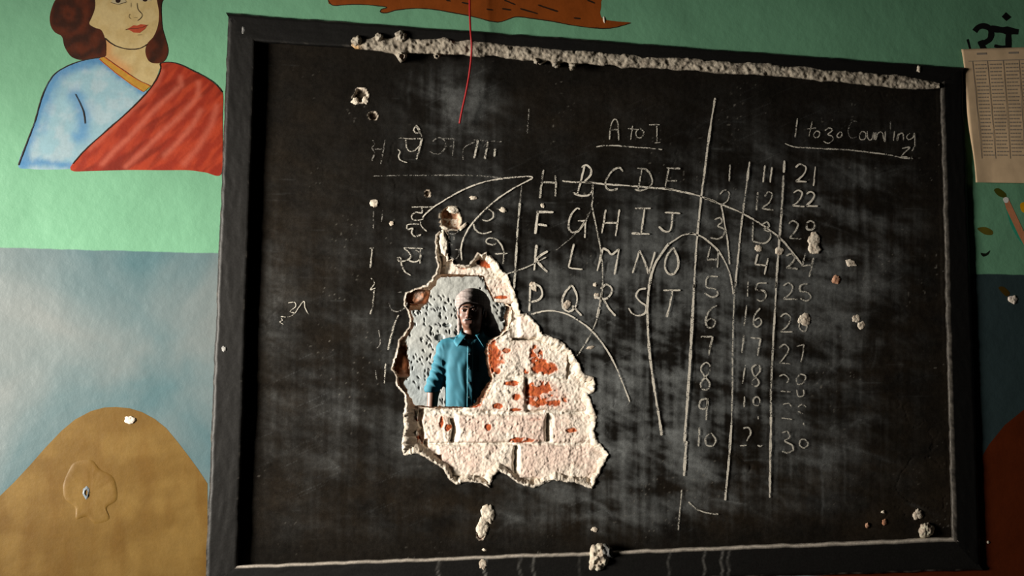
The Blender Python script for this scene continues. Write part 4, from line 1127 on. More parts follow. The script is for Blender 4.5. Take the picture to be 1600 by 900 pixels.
painted('hair', A3([(455, -90), (440, -30), (446, 10), (443, 45), (428, 85), (418, 112), (445, 130), (475, 142), (494, 190), (496, 240), (490, 266), (450, 272), (400, 281), (365, 279), (330, 262), (302, 218), (290, 172), (258, 152), (238, 122), (233, 80), (245, 30), (265, -10), (330, -120), (430, -230), (600, -280), (720, -230), (790, -120), (775, -20), (757, 20), (760, 120), (772, 170), (786, 220), (786, 252), (770, 285), (740, 297), (708, 293), (690, 275), (681, 240), (690, 205), (722, 168), (742, 120), (745, 60), (735, 0), (720, -80), (640, -140), (540, -140)]), hairc, mural, lay[3])
painted('face', A3(pt), skin_p, mural, lay[2])
painted('necklace', A3([(463, 276), (485, 267), (560, 318), (640, 372), (705, 403), (672, 432), (620, 402), (540, 342)]), const(lin(188, 140, 52, KL), .2, 4), mural, lay[4], smooth_outline=False)
painted('lips', E6([(945, 318), (985, 300), (1030, 272), (1065, 278), (1105, 262), (1180, 270), (1150, 315), (1095, 355), (1030, 352), (985, 325)]), const(lin(176, 74, 46, KL), .15, 5), mural, lay[4], 2.0, False)
for e in ([(790, 20), (830, -25), (900, -25), (950, 15), (900, 38), (840, 42)], [(1090, 8), (1130, -20), (1200, -20), (1225, 0), (1160, 15)]):
    painted('eye', E6(e), const(lin(190, 175, 140, KL)), mural, lay[4], 2.0)
    c_ = np.mean(e, 0)
    painted('iris', E6([(c_[0] + 28 * math.cos(a) - 8, c_[1] - 6 + 28 * math.sin(a)) for a in np.linspace(0, 5.6, 10)]), const(lin(38, 20, 14, KL)), mural, lay[5], 2.0)


M_line = surf('outline_paint', tuple(LINE), .5)
M_oline = surf('orange_line_paint', tuple(lin(190, 72, 30, KL)), .5)
ribbon([A3([(85, 775), (130, 655), (165, 560), (190, 470), (215, 408), (245, 358), (280, 328), (340, 298), (400, 280), (465, 270)]), A3([(352, 440), (375, 485), (392, 530), (398, 580)]),
        A3([(340, 768), (400, 700), (500, 610), (600, 522), (690, 430), (735, 365), (752, 320), (752, 296), (800, 292), (850, 305), (900, 330), (960, 360), (1010, 395), (1040, 432)]),
        A3([(490, 178), (520, 203), (560, 222), (610, 231), (655, 226), (690, 206)])], 1.7, 'outline', 0, parent=mural, y=lay[6], mat_=M_line, jit=.2)
ribbon([E6([(780, 25), (820, 38), (870, 45), (950, 20)]), E6([(1000, 30), (1000, 80)]), E6([(1065, 30), (1075, 100), (1120, 155), (1110, 190), (1070, 225)]), E6([(990, 150), (978, 180), (1000, 205)]), E6([(1030, 192), (1065, 190)]), E6([(940, 325), (985, 310), (1040, 308), (1110, 300), (1185, 268)]), E6([(1070, 380), (1120, 375)])],
       .8, 'face_line', 0, parent=mural, y=lay[6], mat_=M_line, jit=.1)
ribbon([A3([(463, 276), (540, 340), (620, 398), (672, 430)]), A3([(487, 268), (560, 318), (640, 372), (705, 403)])], 1.0, 'necklace_line', 0, parent=mural, y=lay[6], mat_=M_oline, jit=.3)

# brown painted ground above the board
def L4(l): return [(480 + a / 2.857, b_ / 2.857) for a, b_ in l]
brown = thing('painted_brown_shape', 'brown painted shape with dark dashes on green wall above the blackboard', 'mural', Vector(wall_point(760, 36, YW)))
edge_l = L4([(92, 0), (105, 18), (125, 25), (200, 20), (270, 22), (355, 32), (330, 42), (325, 52), (350, 58), (400, 45), (480, 38), (560, 42), (640, 55), (720, 70), (770, 82), (820, 95), (860, 98), (900, 85), (935, 75), (1000, 82), (1090, 95), (1180, 112), (1280, 125), (1360, 125), (1445, 103)])
painted('ground', L4([(80, -160), (92, 0)]) + edge_l[1:] + L4([(1380, 95), (1325, 86), (1308, 60), (1312, 10), (1300, -160)]), const(lin(118, 58, 18, 1.15), .2, 18, 51), brown, lay[0], 4.0)
ribbon([edge_l], 1.6, 'outline', 0, parent=brown, y=lay[1], mat_=M_line, jit=.2)
ribbon([L4(l) for l in ([(880, 0), (930, 22)], [(950, 38), (1030, 62)], [(1030, 22), (1120, 52)], [(800, 40), (830, 45)], [(870, 38), (910, 45)], [(1250, 0), (1285, 15)], [(1190, 80), (1220, 84)], [(620, 0), (640, 6)], [(690, 10), (720, 18)])], 2.6, 'dash', 0, parent=brown, y=lay[1], mat_=M_line, jit=.3)
lump('paint_flake', 944, 31, 2, 5, -.2, .002, brown, YW, 961, CP, CP)

# hills painted at the bottom of the wall
def H6(l): return [(a / 2.8125, 580 + b_ / 2.8125) for a, b_ in l]
def hillc(u, v):
    c = mix(np.broadcast_to(lin(122, 92, 40, KL), (len(u), 3)), lin(138, 108, 54, KL), sstep(-.35, .4, fbm(u / 55, v / 40, 0, 4, 61)))
    return mix(c, lin(112, 78, 24, KL), .5 * sstep(-.2, .5, fbm(u / 25, v / 90, 0, 4, 63)))
hill = thing('painted_mound', 'olive brown painted hill on blue wall at lower left of blackboard', 'mural', Vector(wall_point(180, 1000, YW)))
painted('mound_shape', H6([(-600, 900), (-300, 740), (0, 548), (60, 490), (130, 415), (200, 335), (270, 262), (330, 212), (400, 175), (460, 159), (510, 157), (570, 163), (625, 180), (680, 210), (730, 250), (780, 310), (830, 375), (870, 430), (912, 494), (912, 700), (908, 960), (908, 1900), (-600, 1900)]), hillc, hill, lay[0], 5.0, False)
# smoothed repair patch around the nail hole
pp = smooth_line(H6([(330, 400), (400, 390), (440, 430), (500, 470), (515, 560), (470, 600), (480, 650), (420, 670), (380, 640), (335, 650), (330, 600), (285, 560), (278, 500), (300, 440)]), 2, True)
pc = pp.mean(0); nb_ = len(pp); rows = []
for k, (s_, dy) in enumerate(((1, 0), (.965, .0005), (.93, .0009), (.8, .0008), (.6, .0005), (.4, .0008), (.2, .0005), (.02, .0005))):
    q = pc + (pp - pc) * s_
    rows.append(wall_point(q[:, 0], q[:, 1], lay[0] - .0001 - dy * (1 + .4 * fbm(q[:, 0] / 6, q[:, 1] / 6, 0, 3, 71))))
rows = np.array(rows); i = np.arange(rows.shape[0] * nb_).reshape(-1, nb_)
Fq = np.stack([i[:-1], np.roll(i, -1, 1)[:-1], np.roll(i, -1, 1)[1:], i[1:]], -1).reshape(-1, 4)
uu, vv2 = frame_pos(rows)
tag(obj('repair_patch', rows.reshape(-1, 3), Fq, M_paint, hill, hillc(uu.ravel(), vv2.ravel()) * 1.03), 'raised smoothed plaster patch with a nail hole')
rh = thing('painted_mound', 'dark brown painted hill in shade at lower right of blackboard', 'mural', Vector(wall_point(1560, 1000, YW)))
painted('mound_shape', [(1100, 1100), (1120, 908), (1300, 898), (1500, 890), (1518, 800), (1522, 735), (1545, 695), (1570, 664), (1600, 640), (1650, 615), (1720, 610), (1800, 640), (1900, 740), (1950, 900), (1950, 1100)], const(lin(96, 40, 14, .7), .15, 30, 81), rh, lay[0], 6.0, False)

# painted script sign behind the paper
sign = thing('painted_script', 'black painted script character with dot above the paper on green wall', 'lettering', Vector(wall_point(1560, 76, YW)))
def Q8(l): return [(1490 + a / 6.927, b_ / 6.927) for a, b_ in l]
M_black = surf('black_sign_paint', (.006, .006, .006), .5)
ribbon([Q8([(228, 340), (262, 300), (320, 280), (385, 305), (408, 365), (390, 425), (330, 465)])], 11, 'stroke', 0, parent=sign, y=lay[0], mat_=M_black, jit=.1, minw=.9)
ribbon([Q8([(290, 440), (330, 540), (400, 620)])], 12, 'stroke', 0, parent=sign, y=lay[1], mat_=M_black, jit=.1, minw=.9)
ribbon([Q8([(400, 310), (700, 345)])], 11, 'stroke', 0, parent=sign, y=lay[2], mat_=M_black, jit=.1, minw=.9)
ribbon([Q8([(592, 330), (590, 600)])], 11, 'stroke', 0, parent=sign, y=lay[3], mat_=M_black, jit=.1, minw=.9)
ribbon([Q8([(440, 495), (520, 512), (590, 505)])], 6, 'stroke', 0, parent=sign, y=lay[4], mat_=M_black, jit=.1, minw=.9)
ribbon([Q8([(150, 425), (178, 530)])], 4, 'stroke', 0, parent=sign, y=lay[1], mat_=M_black, jit=.1, minw=.9)
painted('dot', Q8([(520, 180), (565, 132), (625, 185), (570, 228)]), const((.006, .006, .006)), sign, lay[1], 3.0, False)

# paper chart on the right
paper = thing('paper_chart', 'pale printed paper chart with table rows pinned on the green wall right of the blackboard', 'paper', Vector(wall_point(1560, 285, YW)))
pq = [(1502, 77), (1658, 72), (1664, 287), (1524, 285)]
ns_, nt_ = 40, 50
S, T = np.meshgrid(np.linspace(0, 1, ns_), np.linspace(0, 1, nt_))
def onpaper(s_, t_):
    s_ = np.asarray(s_, float); t_ = np.asarray(t_, float)
    u = (1 - s_) * (1 - t_) * pq[0][0] + s_ * (1 - t_) * pq[1][0] + s_ * t_ * pq[2][0] + (1 - s_) * t_ * pq[3][0]
    v = (1 - s_) * (1 - t_) * pq[0][1] + s_ * (1 - t_) * pq[1][1] + s_ * t_ * pq[2][1] + (1 - s_) * t_ * pq[3][1]
    u = u + 1.5 * np.sin(t_ * 9) * (s_ < .02)
    y_ = YW - .004 - .008 * t_ ** 2 - .004 * sstep(.2, 0, s_) * t_ - .0015 * fbm(s_ * 5, t_ * 5, 0, 2, 87)
    return u, v, y_
u, v, y_ = onpaper(S, T)
pcol = np.broadcast_to(lin(196, 170, 138, 1.35), S.shape + (3,)) * (1 + .10 * fbm(S * 6, T * 6, 0, 3, 88))[..., None]
po = obj('sheet', wall_point(u, v, y_).reshape(-1, 3), grid_faces(nt_, ns_), M_paper, paper, pcol.reshape(-1, 3))
md = po.modifiers.new('thickness', 'SOLIDIFY'); md.thickness = .0004
V, F = [], []
def pbar(s0, s1, t0, t1):
    global V, F
    q = onpaper(np.array([s0, s1, s1, s0]), np.array([t0, t0, t1, t1])); w_ = wall_point(q[0], q[1], q[2] - .0009)
    n0 = len(V); V += list(w_); F.append((n0, n0 + 1, n0 + 2, n0 + 3))
cols = [.10, .25, .41, .57, .74, .93]
for c_ in cols: pbar(c_ - .003, c_ + .003, .09, .82)
pbar(.06, .95, .088, .094)
for c_ in (.52, .68, .2): pbar(c_ - .05, c_ + .05, .03, .045)
for r_ in range(26):
    t0 = .115 + r_ * .027
    for a, b_ in zip(cols[:-1], cols[1:]):
        s0 = a + .02
        while s0 < b_ - .03:
            w_ = random.uniform(.015, .04)
            pbar(s0, min(s0 + w_, b_ - .012), t0, t0 + .009); s0 += w_ + .008
tag(obj('printed_rows', V, F, M_ink, paper, smooth=False), 'faded printed table text')

# painted brush stick and smudges right of the board
stick = thing('painted_stick', 'tan painted stick with white tip and teal stroke under the paper on the right', 'mural', Vector(wall_point(1595, 390, YW)))
painted('teal_stroke', [(1568, 312), (1574, 335), (1582, 358), (1596, 380), (1615, 400), (1622, 395), (1600, 360), (1585, 330), (1576, 311)], const(lin(60, 160, 130, .9)), stick, lay[0], 3)
painted('shaft', [(1568, 312), (1576, 311), (1600, 362), (1640, 440), (1632, 444), (1592, 368), (1572, 326)], const(lin(180, 120, 86, 1.2), .1), stick, lay[1], 3, False)
painted('tip', [(1567, 311), (1571, 308), (1576, 310), (1575, 316), (1570, 317)], const((.8, .78, .74)), stick, lay[2], 2)
painted('yellow_dab', [(1594, 319), (1602, 316), (1612, 322), (1608, 332), (1597, 331)], const(lin(220, 160, 20, 1.0)), stick, lay[0], 3)
for nm, pl, c_ in (('smudge', [(1553, 297), (1560, 294), (1572, 303), (1571, 309), (1560, 306)], lin(92, 96, 30, .6)), ('smudge', [(1527, 357), (1540, 355), (1551, 361), (1550, 367), (1538, 366)], lin(120, 110, 40, .6)),
                 ('smudge', [(1532, 395), (1540, 396), (1547, 391), (1544, 398), (1536, 401)], lin(30, 36, 26, .6)), ('smudge', [(1560, 450), (1568, 448), (1578, 458), (1572, 463)], lin(90, 70, 20, .5))):
    painted(nm, pl, const(c_), wall, lay[0], 3)


# ------------------------------------------------------------------ the man in the rear room
class Field:
    """signed distance grid, filled primitive by primitive"""
    def __init__(s, lo, hi, h):
        s.lo = np.array(lo, float); s.h = h
        s.n = np.ceil((np.array(hi) - s.lo) / h).astype(int) + 1
        s.d = np.full(s.n, 1.0, np.float32)

    def box(s, lo, hi):
        a = np.clip(((np.array(lo) - s.lo) / s.h).astype(int), 0, s.n); b_ = np.clip(((np.array(hi) - s.lo) / s.h).astype(int) + 2, 0, s.n)
        sl = tuple(slice(i_, j_) for i_, j_ in zip(a, b_))
        ax = [s.lo[k] + s.h * np.arange(a[k], b_[k]) for k in range(3)]
        return sl, np.meshgrid(*ax, indexing='ij', sparse=True)

    def join(s, sl, q, k):
        d = s.d[sl]
        if k <= 0: s.d[sl] = np.minimum(d, q); return
        hh = np.clip(.5 + .5 * (d - q) / k, 0, 1)
        s.d[sl] = d * (1 - hh) + q * hh - k * hh * (1 - hh)

    def cut(s, sl, q, k):
        d = s.d[sl]
        if k <= 0: s.d[sl] = np.maximum(d, -q); return
        hh = np.clip(.5 - .5 * (d + q) / k, 0, 1)
        s.d[sl] = d * (1 - hh) + (-q) * hh + k * hh * (1 - hh)

    def cap(s, a, b_, ra, rb=None, k=.02, sub=False, flat=(1, 1, 1), rot=0, piv=(0, 0)):
        rb = ra if rb is None else rb
        a = np.array(a, float); b_ = np.array(b_, float); m_ = max(ra, rb) * max(flat) + .05
        if rot: a, b_ = rz(a, rot, piv), rz(b_, rot, piv)
        sl, (x, y, z) = s.box(np.minimum(a, b_) - m_, np.maximum(a, b_) + m_)
        f_ = np.array(flat, float)
        ab = (b_ - a) / f_; L = ab @ ab + 1e-9
        dx, dy, dz = (x - a[0]) / f_[0], (y - a[1]) / f_[1], (z - a[2]) / f_[2]
        t = np.clip((dx * ab[0] + dy * ab[1] + dz * ab[2]) / L, 0, 1)
        q = np.sqrt((dx - t * ab[0]) ** 2 + (dy - t * ab[1]) ** 2 + (dz - t * ab[2]) ** 2) - (ra + (rb - ra) * t)
        (s.cut if sub else s.join)(sl, q * min(flat), k)

    def ell(s, c, r, k=.02, sub=False, rot=0, piv=(0, 0)):
        c = np.array(c, float); r = np.array(r, float)
        if rot: c = rz(c, rot, piv)
        m_ = r.max() + .05
        sl, (x, y, z) = s.box(c - m_, c + m_)
        X, Y, Zz = x - c[0], y - c[1], z - c[2]
        if rot:
            ca, sa = math.cos(-rot), math.sin(-rot); X, Y = X * ca - Y * sa, X * sa + Y * ca
        q = (np.sqrt((X / r[0]) ** 2 + (Y / r[1]) ** 2 + (Zz / r[2]) ** 2) - 1) * r.min()
        (s.cut if sub else s.join)(sl, q, k)

    def mesh(s):
        d = s.d; ins = d < 0
        n = ins.shape
        cs = np.zeros(tuple(k - 1 for k in n), np.int8)
        for i_ in (0, 1):
            for j_ in (0, 1):
                for k_ in (0, 1): cs += ins[i_:n[0] - 1 + i_, j_:n[1] - 1 + j_, k_:n[2] - 1 + k_]
        act = (cs > 0) & (cs < 8)
        idx = np.full(act.shape, -1, np.int64); ci = np.argwhere(act); idx[act] = np.arange(len(ci))
        acc = np.zeros((len(ci), 3)); cnt = np.zeros(len(ci))
        corners = [(a, b_, c) for a in (0, 1) for b_ in (0, 1) for c in (0, 1)]
        for p in corners:
            for ax in range(3):
                if p[ax]: continue
                q = list(p); q[ax] = 1
                d0 = d[ci[:, 0] + p[0], ci[:, 1] + p[1], ci[:, 2] + p[2]]; d1 = d[ci[:, 0] + q[0], ci[:, 1] + q[1], ci[:, 2] + q[2]]
                m_ = (d0 < 0) != (d1 < 0)
                t = np.where(m_, d0 / np.where(m_, d0 - d1, 1), 0)
                pos = np.array(p, float)[None] + np.zeros((len(ci), 3)); pos[:, ax] = t
                acc[m_] += pos[m_]; cnt[m_] += 1
        V = s.lo + (ci + acc / cnt[:, None]) * s.h
        F = []
        for ax in range(3):
            o1, o2 = [(1, 2), (2, 0), (0, 1)][ax]
            sl0 = [slice(None)] * 3; sl1 = [slice(None)] * 3; sl0[ax] = slice(0, -1); sl1[ax] = slice(1, None)
            a, b_ = ins[tuple(sl0)], ins[tuple(sl1)]
            e = np.argwhere(a != b_)
            e = e[(e[:, o1] > 0) & (e[:, o2] > 0) & (e[:, o1] < n[o1] - 1) & (e[:, o2] < n[o2] - 1)]
            fl = a[e[:, 0], e[:, 1], e[:, 2]]
            def at(d1, d2):
                q = e.copy(); q[:, o1] += d1; q[:, o2] += d2
                return idx[q[:, 0], q[:, 1], q[:, 2]]
            quad = np.stack([at(-1, -1), at(0, -1), at(0, 0), at(-1, 0)], -1)
            quad[~fl] = quad[~fl][:, ::-1]
            F.append(quad)
        return V, np.concatenate(F)


def rz(p, a, piv):
    c_, s_ = math.cos(a), math.sin(a)
    x, y = p[0] - piv[0], p[1] - piv[1]
    return np.array([piv[0] + x * c_ - y * s_, piv[1] + x * s_ + y * c_, p[2]])


MX, MY = 1.045, 3.90
BODY_YAW = math.radians(-10)
HEAD = math.radians(-8)                        # the head turns a little further than the chest
man = thing('person', 'man in teal shirt and pale headcloth standing in the room behind the hole', 'person', Vector((MX, MY, 0)))
HP = dict(rot=HEAD, piv=(0, .01))


def to_world(V):
    V = np.asarray(V, float); c_, s_ = math.cos(BODY_YAW), math.sin(BODY_YAW)
    return np.stack([MX + V[:, 0] * c_ - V[:, 1] * s_, MY + V[:, 0] * s_ + V[:, 1] * c_, V[:, 2]], -1)


def mobj(name, V, F, m, col=None, parent=None):
    V = np.array(V, float)
    if name in ('body', 'eye', 'eyelid', 'eyebrow', 'moustache', 'hair', 'headcloth'):      # a broad head on a slim neck
        k = 1 + .10 * sstep(1.50, 1.56, V[:, 2])
        V[:, 0] *= k
        if name != 'headcloth': V[:, 2] -= .013 * sstep(1.71, 1.65, V[:, 2]) * sstep(1.46, 1.54, V[:, 2])
    return obj(name, to_world(V), F, m, parent or man, col)


# body: one continuous surface, head to feet
B = Field((-.36, -.26, -.01), (.36, .22, 1.80), .0036)
B.ell((0, .012, 1.668), (.076, .097, .088), 0, **HP)
B.ell((0, -.018, 1.612), (.063, .070, .088), .02, **HP)
B.ell((0, -.042, 1.562), (.045, .043, .036), .02, **HP)
B.ell((0, -.070, 1.543), (.019, .016, .016), .015, **HP)
for sx in (-1, 1):
    B.ell((sx * .036, -.052, 1.606), (.024, .024, .026), .015, **HP)
    B.ell((sx * .077, .015, 1.622), (.012, .022, .032), .006, **HP)
B.cap((-.036, -.076, 1.655), (.036, -.076, 1.655), .010, k=.012, **HP)
for sx in (-1, 1): B.ell((sx * .031, -.097, 1.637), (.017, .013, .011), .010, True, **HP)
B.cap((0, -.083, 1.640), (0, -.105, 1.600), .0085, .0125, k=.010, **HP)
for sx in (-1, 1): B.ell((sx * .012, -.094, 1.595), (.009, .010, .008), .006, **HP)
B.cap((-.020, -.083, 1.569), (.020, -.083, 1.569), .0075, k=.006, **HP)
B.cap((-.017, -.083, 1.556), (.017, -.083, 1.556), .0085, k=.006, **HP)
B.cap((-.024, -.094, 1.5625), (.024, -.094, 1.5625), .0028, k=.003, sub=True, **HP)
B.cap((0, .030, 1.40), (0, .014, 1.575), .056, .052, k=.03)
B.cap((-.12, .02, 1.355), (.12, .02, 1.355), .048, k=.03)
B.ell((0, .015, 1.26), (.150, .095, .19), .05)
B.ell((0, .015, 1.00), (.140, .090, .20), .06)
for sx in (-1, 1):
    ex, wx = (.243, .250) if sx < 0 else (.228, .236)
    B.cap((sx * .162, .02, 1.36), (sx * ex, .028, 1.115), .042, .037, k=.03)
    B.cap((sx * ex, .028, 1.115), (sx * wx, -.045, .885), .038, .026, k=.02)
    hx, hy = sx * wx, -.052
    B.cap((hx, hy + .002, .875), (hx, hy - .012, .805), .024, .027, k=.015, flat=(.62, 1.25, 1))
    for q, (oy, L1, L2) in enumerate(((-.036, .040, .036), (-.013, .046, .042), (.010, .043, .039), (.031, .034, .030))):
        p0 = np.array([hx, hy - .014 + oy, .792]); p1 = p0 + (-.004 * sx, -.004, -L1); p2 = p1 + (-.014 * sx, -.002, -L2)
        B.cap(p0 + (0, 0, .02), p1, .0095, .0088, k=.004); B.cap(p1, p2, .0088, .0075, k=.004)
    t0 = np.array([hx - sx * .004, hy - .034, .855]); t1 = t0 + (-.014 * sx, -.030, -.035); t2 = t1 + (-.008 * sx, -.010, -.032)
    B.cap(t0, t1, .0125, .0105, k=.008); B.cap(t1, t2, .0105, .0085, k=.004)
    B.cap((sx * .09, .02, .90), (sx * .10, .01, .50), .085, .058, k=.05)
    B.cap((sx * .10, .01, .50), (sx * .105, .03, .09), .056, .036, k=.03)
    B.cap((sx * .105, .045, .035), (sx * .12, -.14, .026), .036, .026, k=.02, flat=(1.15, 1, .9))
    for q in range(5): B.cap((sx * (.095 + q * .013), -.15, .022), (sx * (.096 + q * .014), -.185 + q * .009, .014), .011 - q * .001, k=.005)
B.ell((0, .02, .90), (.145, .10, .10), .05)
Vb, Fb = B.mesh()
sk = np.broadcast_to(np.array([.066, .026, .0125]), (len(Vb), 3)).copy()
Hv = np.stack([(Vb[:, 0]) * math.cos(-HEAD) - (Vb[:, 1] - .01) * math.sin(-HEAD), (Vb[:, 0]) * math.sin(-HEAD) + (Vb[:, 1] - .01) * math.cos(-HEAD) + .01, Vb[:, 2]], -1)
lipm = np.exp(-((Hv[:, 0] / .020) ** 2 + ((Hv[:, 2] - 1.5625) / .011) ** 2) ** 2) * (Hv[:, 1] < -.07)
sk = mix(sk, np.array([.08, .028, .02]), lipm * .8)
stub = np.exp(-(((Hv[:, 0]) / .05) ** 2 + ((Hv[:, 2] - 1.545) / .03) ** 2)) * (Hv[:, 1] < -.03)
sk = mix(sk, np.array([.045, .021, .012]), stub * .35)
body = mobj('body', Vb, Fb, M_skin, sk)

# eyes, brows, moustache, hair at the temples
for sx in (-1, 1):
    c_ = rz(np.array([sx * .031, -.0805, 1.637]), HEAD, (0, .01)); r_ = .0118
    V, F, Cc = [], [], []
    gaze = np.array([math.sin(HEAD) * 1.0, -math.cos(HEAD), -.05]); gaze /= np.linalg.norm(gaze)
    for a in range(13):
        for b_ in range(24):
            th, ph = math.pi * a / 12, 2 * math.pi * b_ / 24
            dd = np.array([math.sin(th) * math.cos(ph), math.sin(th) * math.sin(ph), math.cos(th)])
            V.append(c_ + dd * r_); ang = math.acos(np.clip(dd @ gaze, -1, 1))
            Cc.append((.012, .008, .006) if ang < .60 else (.12, .10, .08))
    for a in range(12):
        for b_ in range(24): F.append((a * 24 + b_, a * 24 + (b_ + 1) % 24, (a + 1) * 24 + (b_ + 1) % 24, (a + 1) * 24 + b_))
    mobj('eye', V, F, M_eye, Cc)
    for nm, pts, r0, r1 in (('eyelid', [(.018, -.0885, 1.6385), (.026, -.0925, 1.6445), (.035, -.0915, 1.6445), (.045, -.0835, 1.6385)], .0026, .0022), ('eyebrow', [(.014, -.0905, 1.656), (.030, -.0905, 1.6615), (.047, -.0795, 1.657)], .0030, .0018)):
        fl = Field((-.08, -.14, 1.60), (.08, 0, 1.70), .0014)
        for p, q in zip(pts[:-1], pts[1:]): fl.cap((sx * p[0], p[1], p[2]), (sx * q[0], q[1], q[2]), r0, r1, k=.002, **HP)
        v_, f_ = fl.mesh(); mobj(nm, v_, f_, M_hair if nm == 'eyebrow' else M_skin, None if nm == 'eyebrow' else np.array([.052, .021, .011]))
fl = Field((-.05, -.13, 1.54), (.05, -.05, 1.61), .0014)
for sx in (-1, 1):
    fl.cap((sx * .003, -.0955, 1.580), (sx * .018, -.0905, 1.577), .0042, .0038, k=.003, **HP); fl.cap((sx * .018, -.0905, 1.577), (sx * .030, -.080, 1.567), .0038, .0022, k=.003, **HP)
v_, f_ = fl.mesh(); mobj('moustache', v_, f_, M_hair)
fl = Field((-.11, -.10, 1.54), (.11, .14, 1.70), .0025)
for sx in (-1, 1): fl.cap((sx * .073, -.018, 1.655), (sx * .070, -.022, 1.612), .012, .006, k=.004, flat=(.6, 1, 1), **HP)
fl.ell((0, .055, 1.63), (.070, .062, .070), .01, **HP)
v_, f_ = fl.mesh(); mobj('hair', v_, f_, M_hair)

# headcloth: wrapped round the skull, one end by the left cheek, a long end behind the right shoulder
T_ = Field((-.16, -.16, 1.36), (.26, .20, 1.80), .0030)
T_.ell((0, .012, 1.684), (.0965, .116, .090), 0, **HP)
T_.ell((0, .03, 1.675), (.098, .108, .075), .02, **HP)
sl, (x, y, z) = T_.box((-.16, -.16, 1.36), (.26, .20, 1.80))
plane = (1.676 - (y + .10) * .50 - .010 * (np.abs(x) / .09) ** 2) - z
T_.d[sl] = np.maximum(T_.d[sl], plane)
T_.cap((-.080, .030, 1.655), (-.080, .045, 1.56), .015, .016, k=.012, flat=(.7, 1.4, 1), **HP)
T_.cap((-.080, .045, 1.56), (-.088, .055, 1.50), .016, .020, k=.012, flat=(.8, 1.3, 1), **HP)
T_.cap((.082, .030, 1.66), (.100, .060, 1.56), .022, .034, k=.02, flat=(.8, 1.2, 1), **HP)
T_.cap((.100, .060, 1.56), (.165, .085, 1.455), .034, .040, k=.02, flat=(1, .6, 1))
T_.cap((.07, .075, 1.60), (.09, .105, 1.44), .040, .045, k=.02, flat=(1.2, .6, 1))
v_, f_ = T_.mesh()
fold = np.sin((v_[:, 2] * 150 + v_[:, 0] * 55 + fbm(v_[:, 0] * 22, v_[:, 1] * 22, v_[:, 2] * 22, 3, 701) * 3.5)) * .0012
cen = np.array([0.0, .015]); rad = v_[:, :2] - cen; rad /= np.linalg.norm(rad, axis=1, keepdims=True) + 1e-6
v_[:, :2] += rad * fold[:, None]
mobj('headcloth', v_, f_, M_head)

# shirt with rolled sleeves
S_ = Field((-.36, -.22, .70), (.36, .24, 1.53), .0036)
sl, (x, y, z) = S_.box((-.36, -.22, .70), (.36, .24, 1.53))
zk = [.70, .80, .95, 1.10, 1.25, 1.36, 1.42, 1.46]
wa = np.interp(z, zk, [.188, .184, .172, .166, .172, .178, .165, .120]); wb = np.interp(z, zk, [.122, .120, .114, .110, .116, .114, .098, .080])
q = (np.sqrt((x / wa) ** 2 + ((y - .012) / wb) ** 2) - 1) * .11
q = np.maximum(q, np.maximum(z - 1.44, .76 - z))
S_.join(sl, np.broadcast_to(q, S_.d[sl].shape), 0)
for sx in (-1, 1):
    S_.cap((sx * .05, .028, 1.436), (sx * .155, .022, 1.392), .038, .050, k=.035)
    ex = .243 if sx < 0 else .228
    S_.cap((sx * .160, .02, 1.382), (sx * (ex - .018), .028, 1.175), .060, .052, k=.030)
    S_.cap((sx * (ex - .018), .028, 1.185), (sx * (ex + .002), .026, 1.130), .0545, .0535, k=.006, flat=(1, 1, 1))
    S_.d[sl] = np.maximum(S_.d[sl], np.where((sx * x > .17) & (z < 1.2), (1.098 - z) + (sx * x - ex) * -.22, -1))
    S_.cap((sx * ex, .028, 1.10), (sx * (ex - .008), .028, 1.14), .046, .044, k=.004, sub=True)
S_.cap((0, .030, 1.40), (0, .010, 1.56), .058, .064, k=.006, sub=True)
S_.cap((0, -.085, 1.475), (0, -.125, 1.395), .044, .016, k=.006, sub=True)
# button band and pocket as raised seams
frontm = (y < -.02)
S_.d[sl] = S_.d[sl] - .0030 * sstep(.018, .015, np.abs(x + .004 + 0 * y)) * frontm
pk = np.minimum(np.minimum(x - .045, .125 - x), np.minimum(z - 1.235, 1.345 - z))
S_.d[sl] = S_.d[sl] - .0026 * sstep(0, .003, pk) * frontm
v_, f_ = S_.mesh()
fx = fbm(v_[:, 0] * 9 + v_[:, 2] * 5, v_[:, 1] * 9, v_[:, 2] * 4, 3, 711)
arm = sstep(.16, .19, np.abs(v_[:, 0]))
cr1 = np.sin(v_[:, 2] * 95 + v_[:, 0] * 60 + fx * 6) * .0042 * arm
dr = np.sin(v_[:, 0] * 85 - v_[:, 2] * 12 + fx * 5) * .0022 * (1 - arm) * sstep(1.42, 1.25, v_[:, 2])
rad = np.stack([v_[:, 0] - np.sign(v_[:, 0]) * .20 * arm, v_[:, 1] - .015, np.zeros(len(v_))], -1); rad /= np.linalg.norm(rad, axis=1, keepdims=True) + 1e-6
v_ = v_ + rad * (cr1 + dr + fx * .008 * sstep(1.44, 1.38, v_[:, 2]))[:, None]
tc_ = np.broadcast_to(np.array([.0034, .056, .078]), (len(v_), 3)).copy()
stitch = (np.abs(np.abs(v_[:, 0] + .004) - .0165) < .0016) & (v_[:, 1] < 0)
tc_[stitch] = (.03, .13, .16)
tc_ = tc_ * (1 + .15 * fbm(v_[:, 0] * 12, v_[:, 1] * 12, v_[:, 2] * 6, 3, 713))[:, None]
shirt = mobj('shirt', v_, f_, M_shirt, tc_)
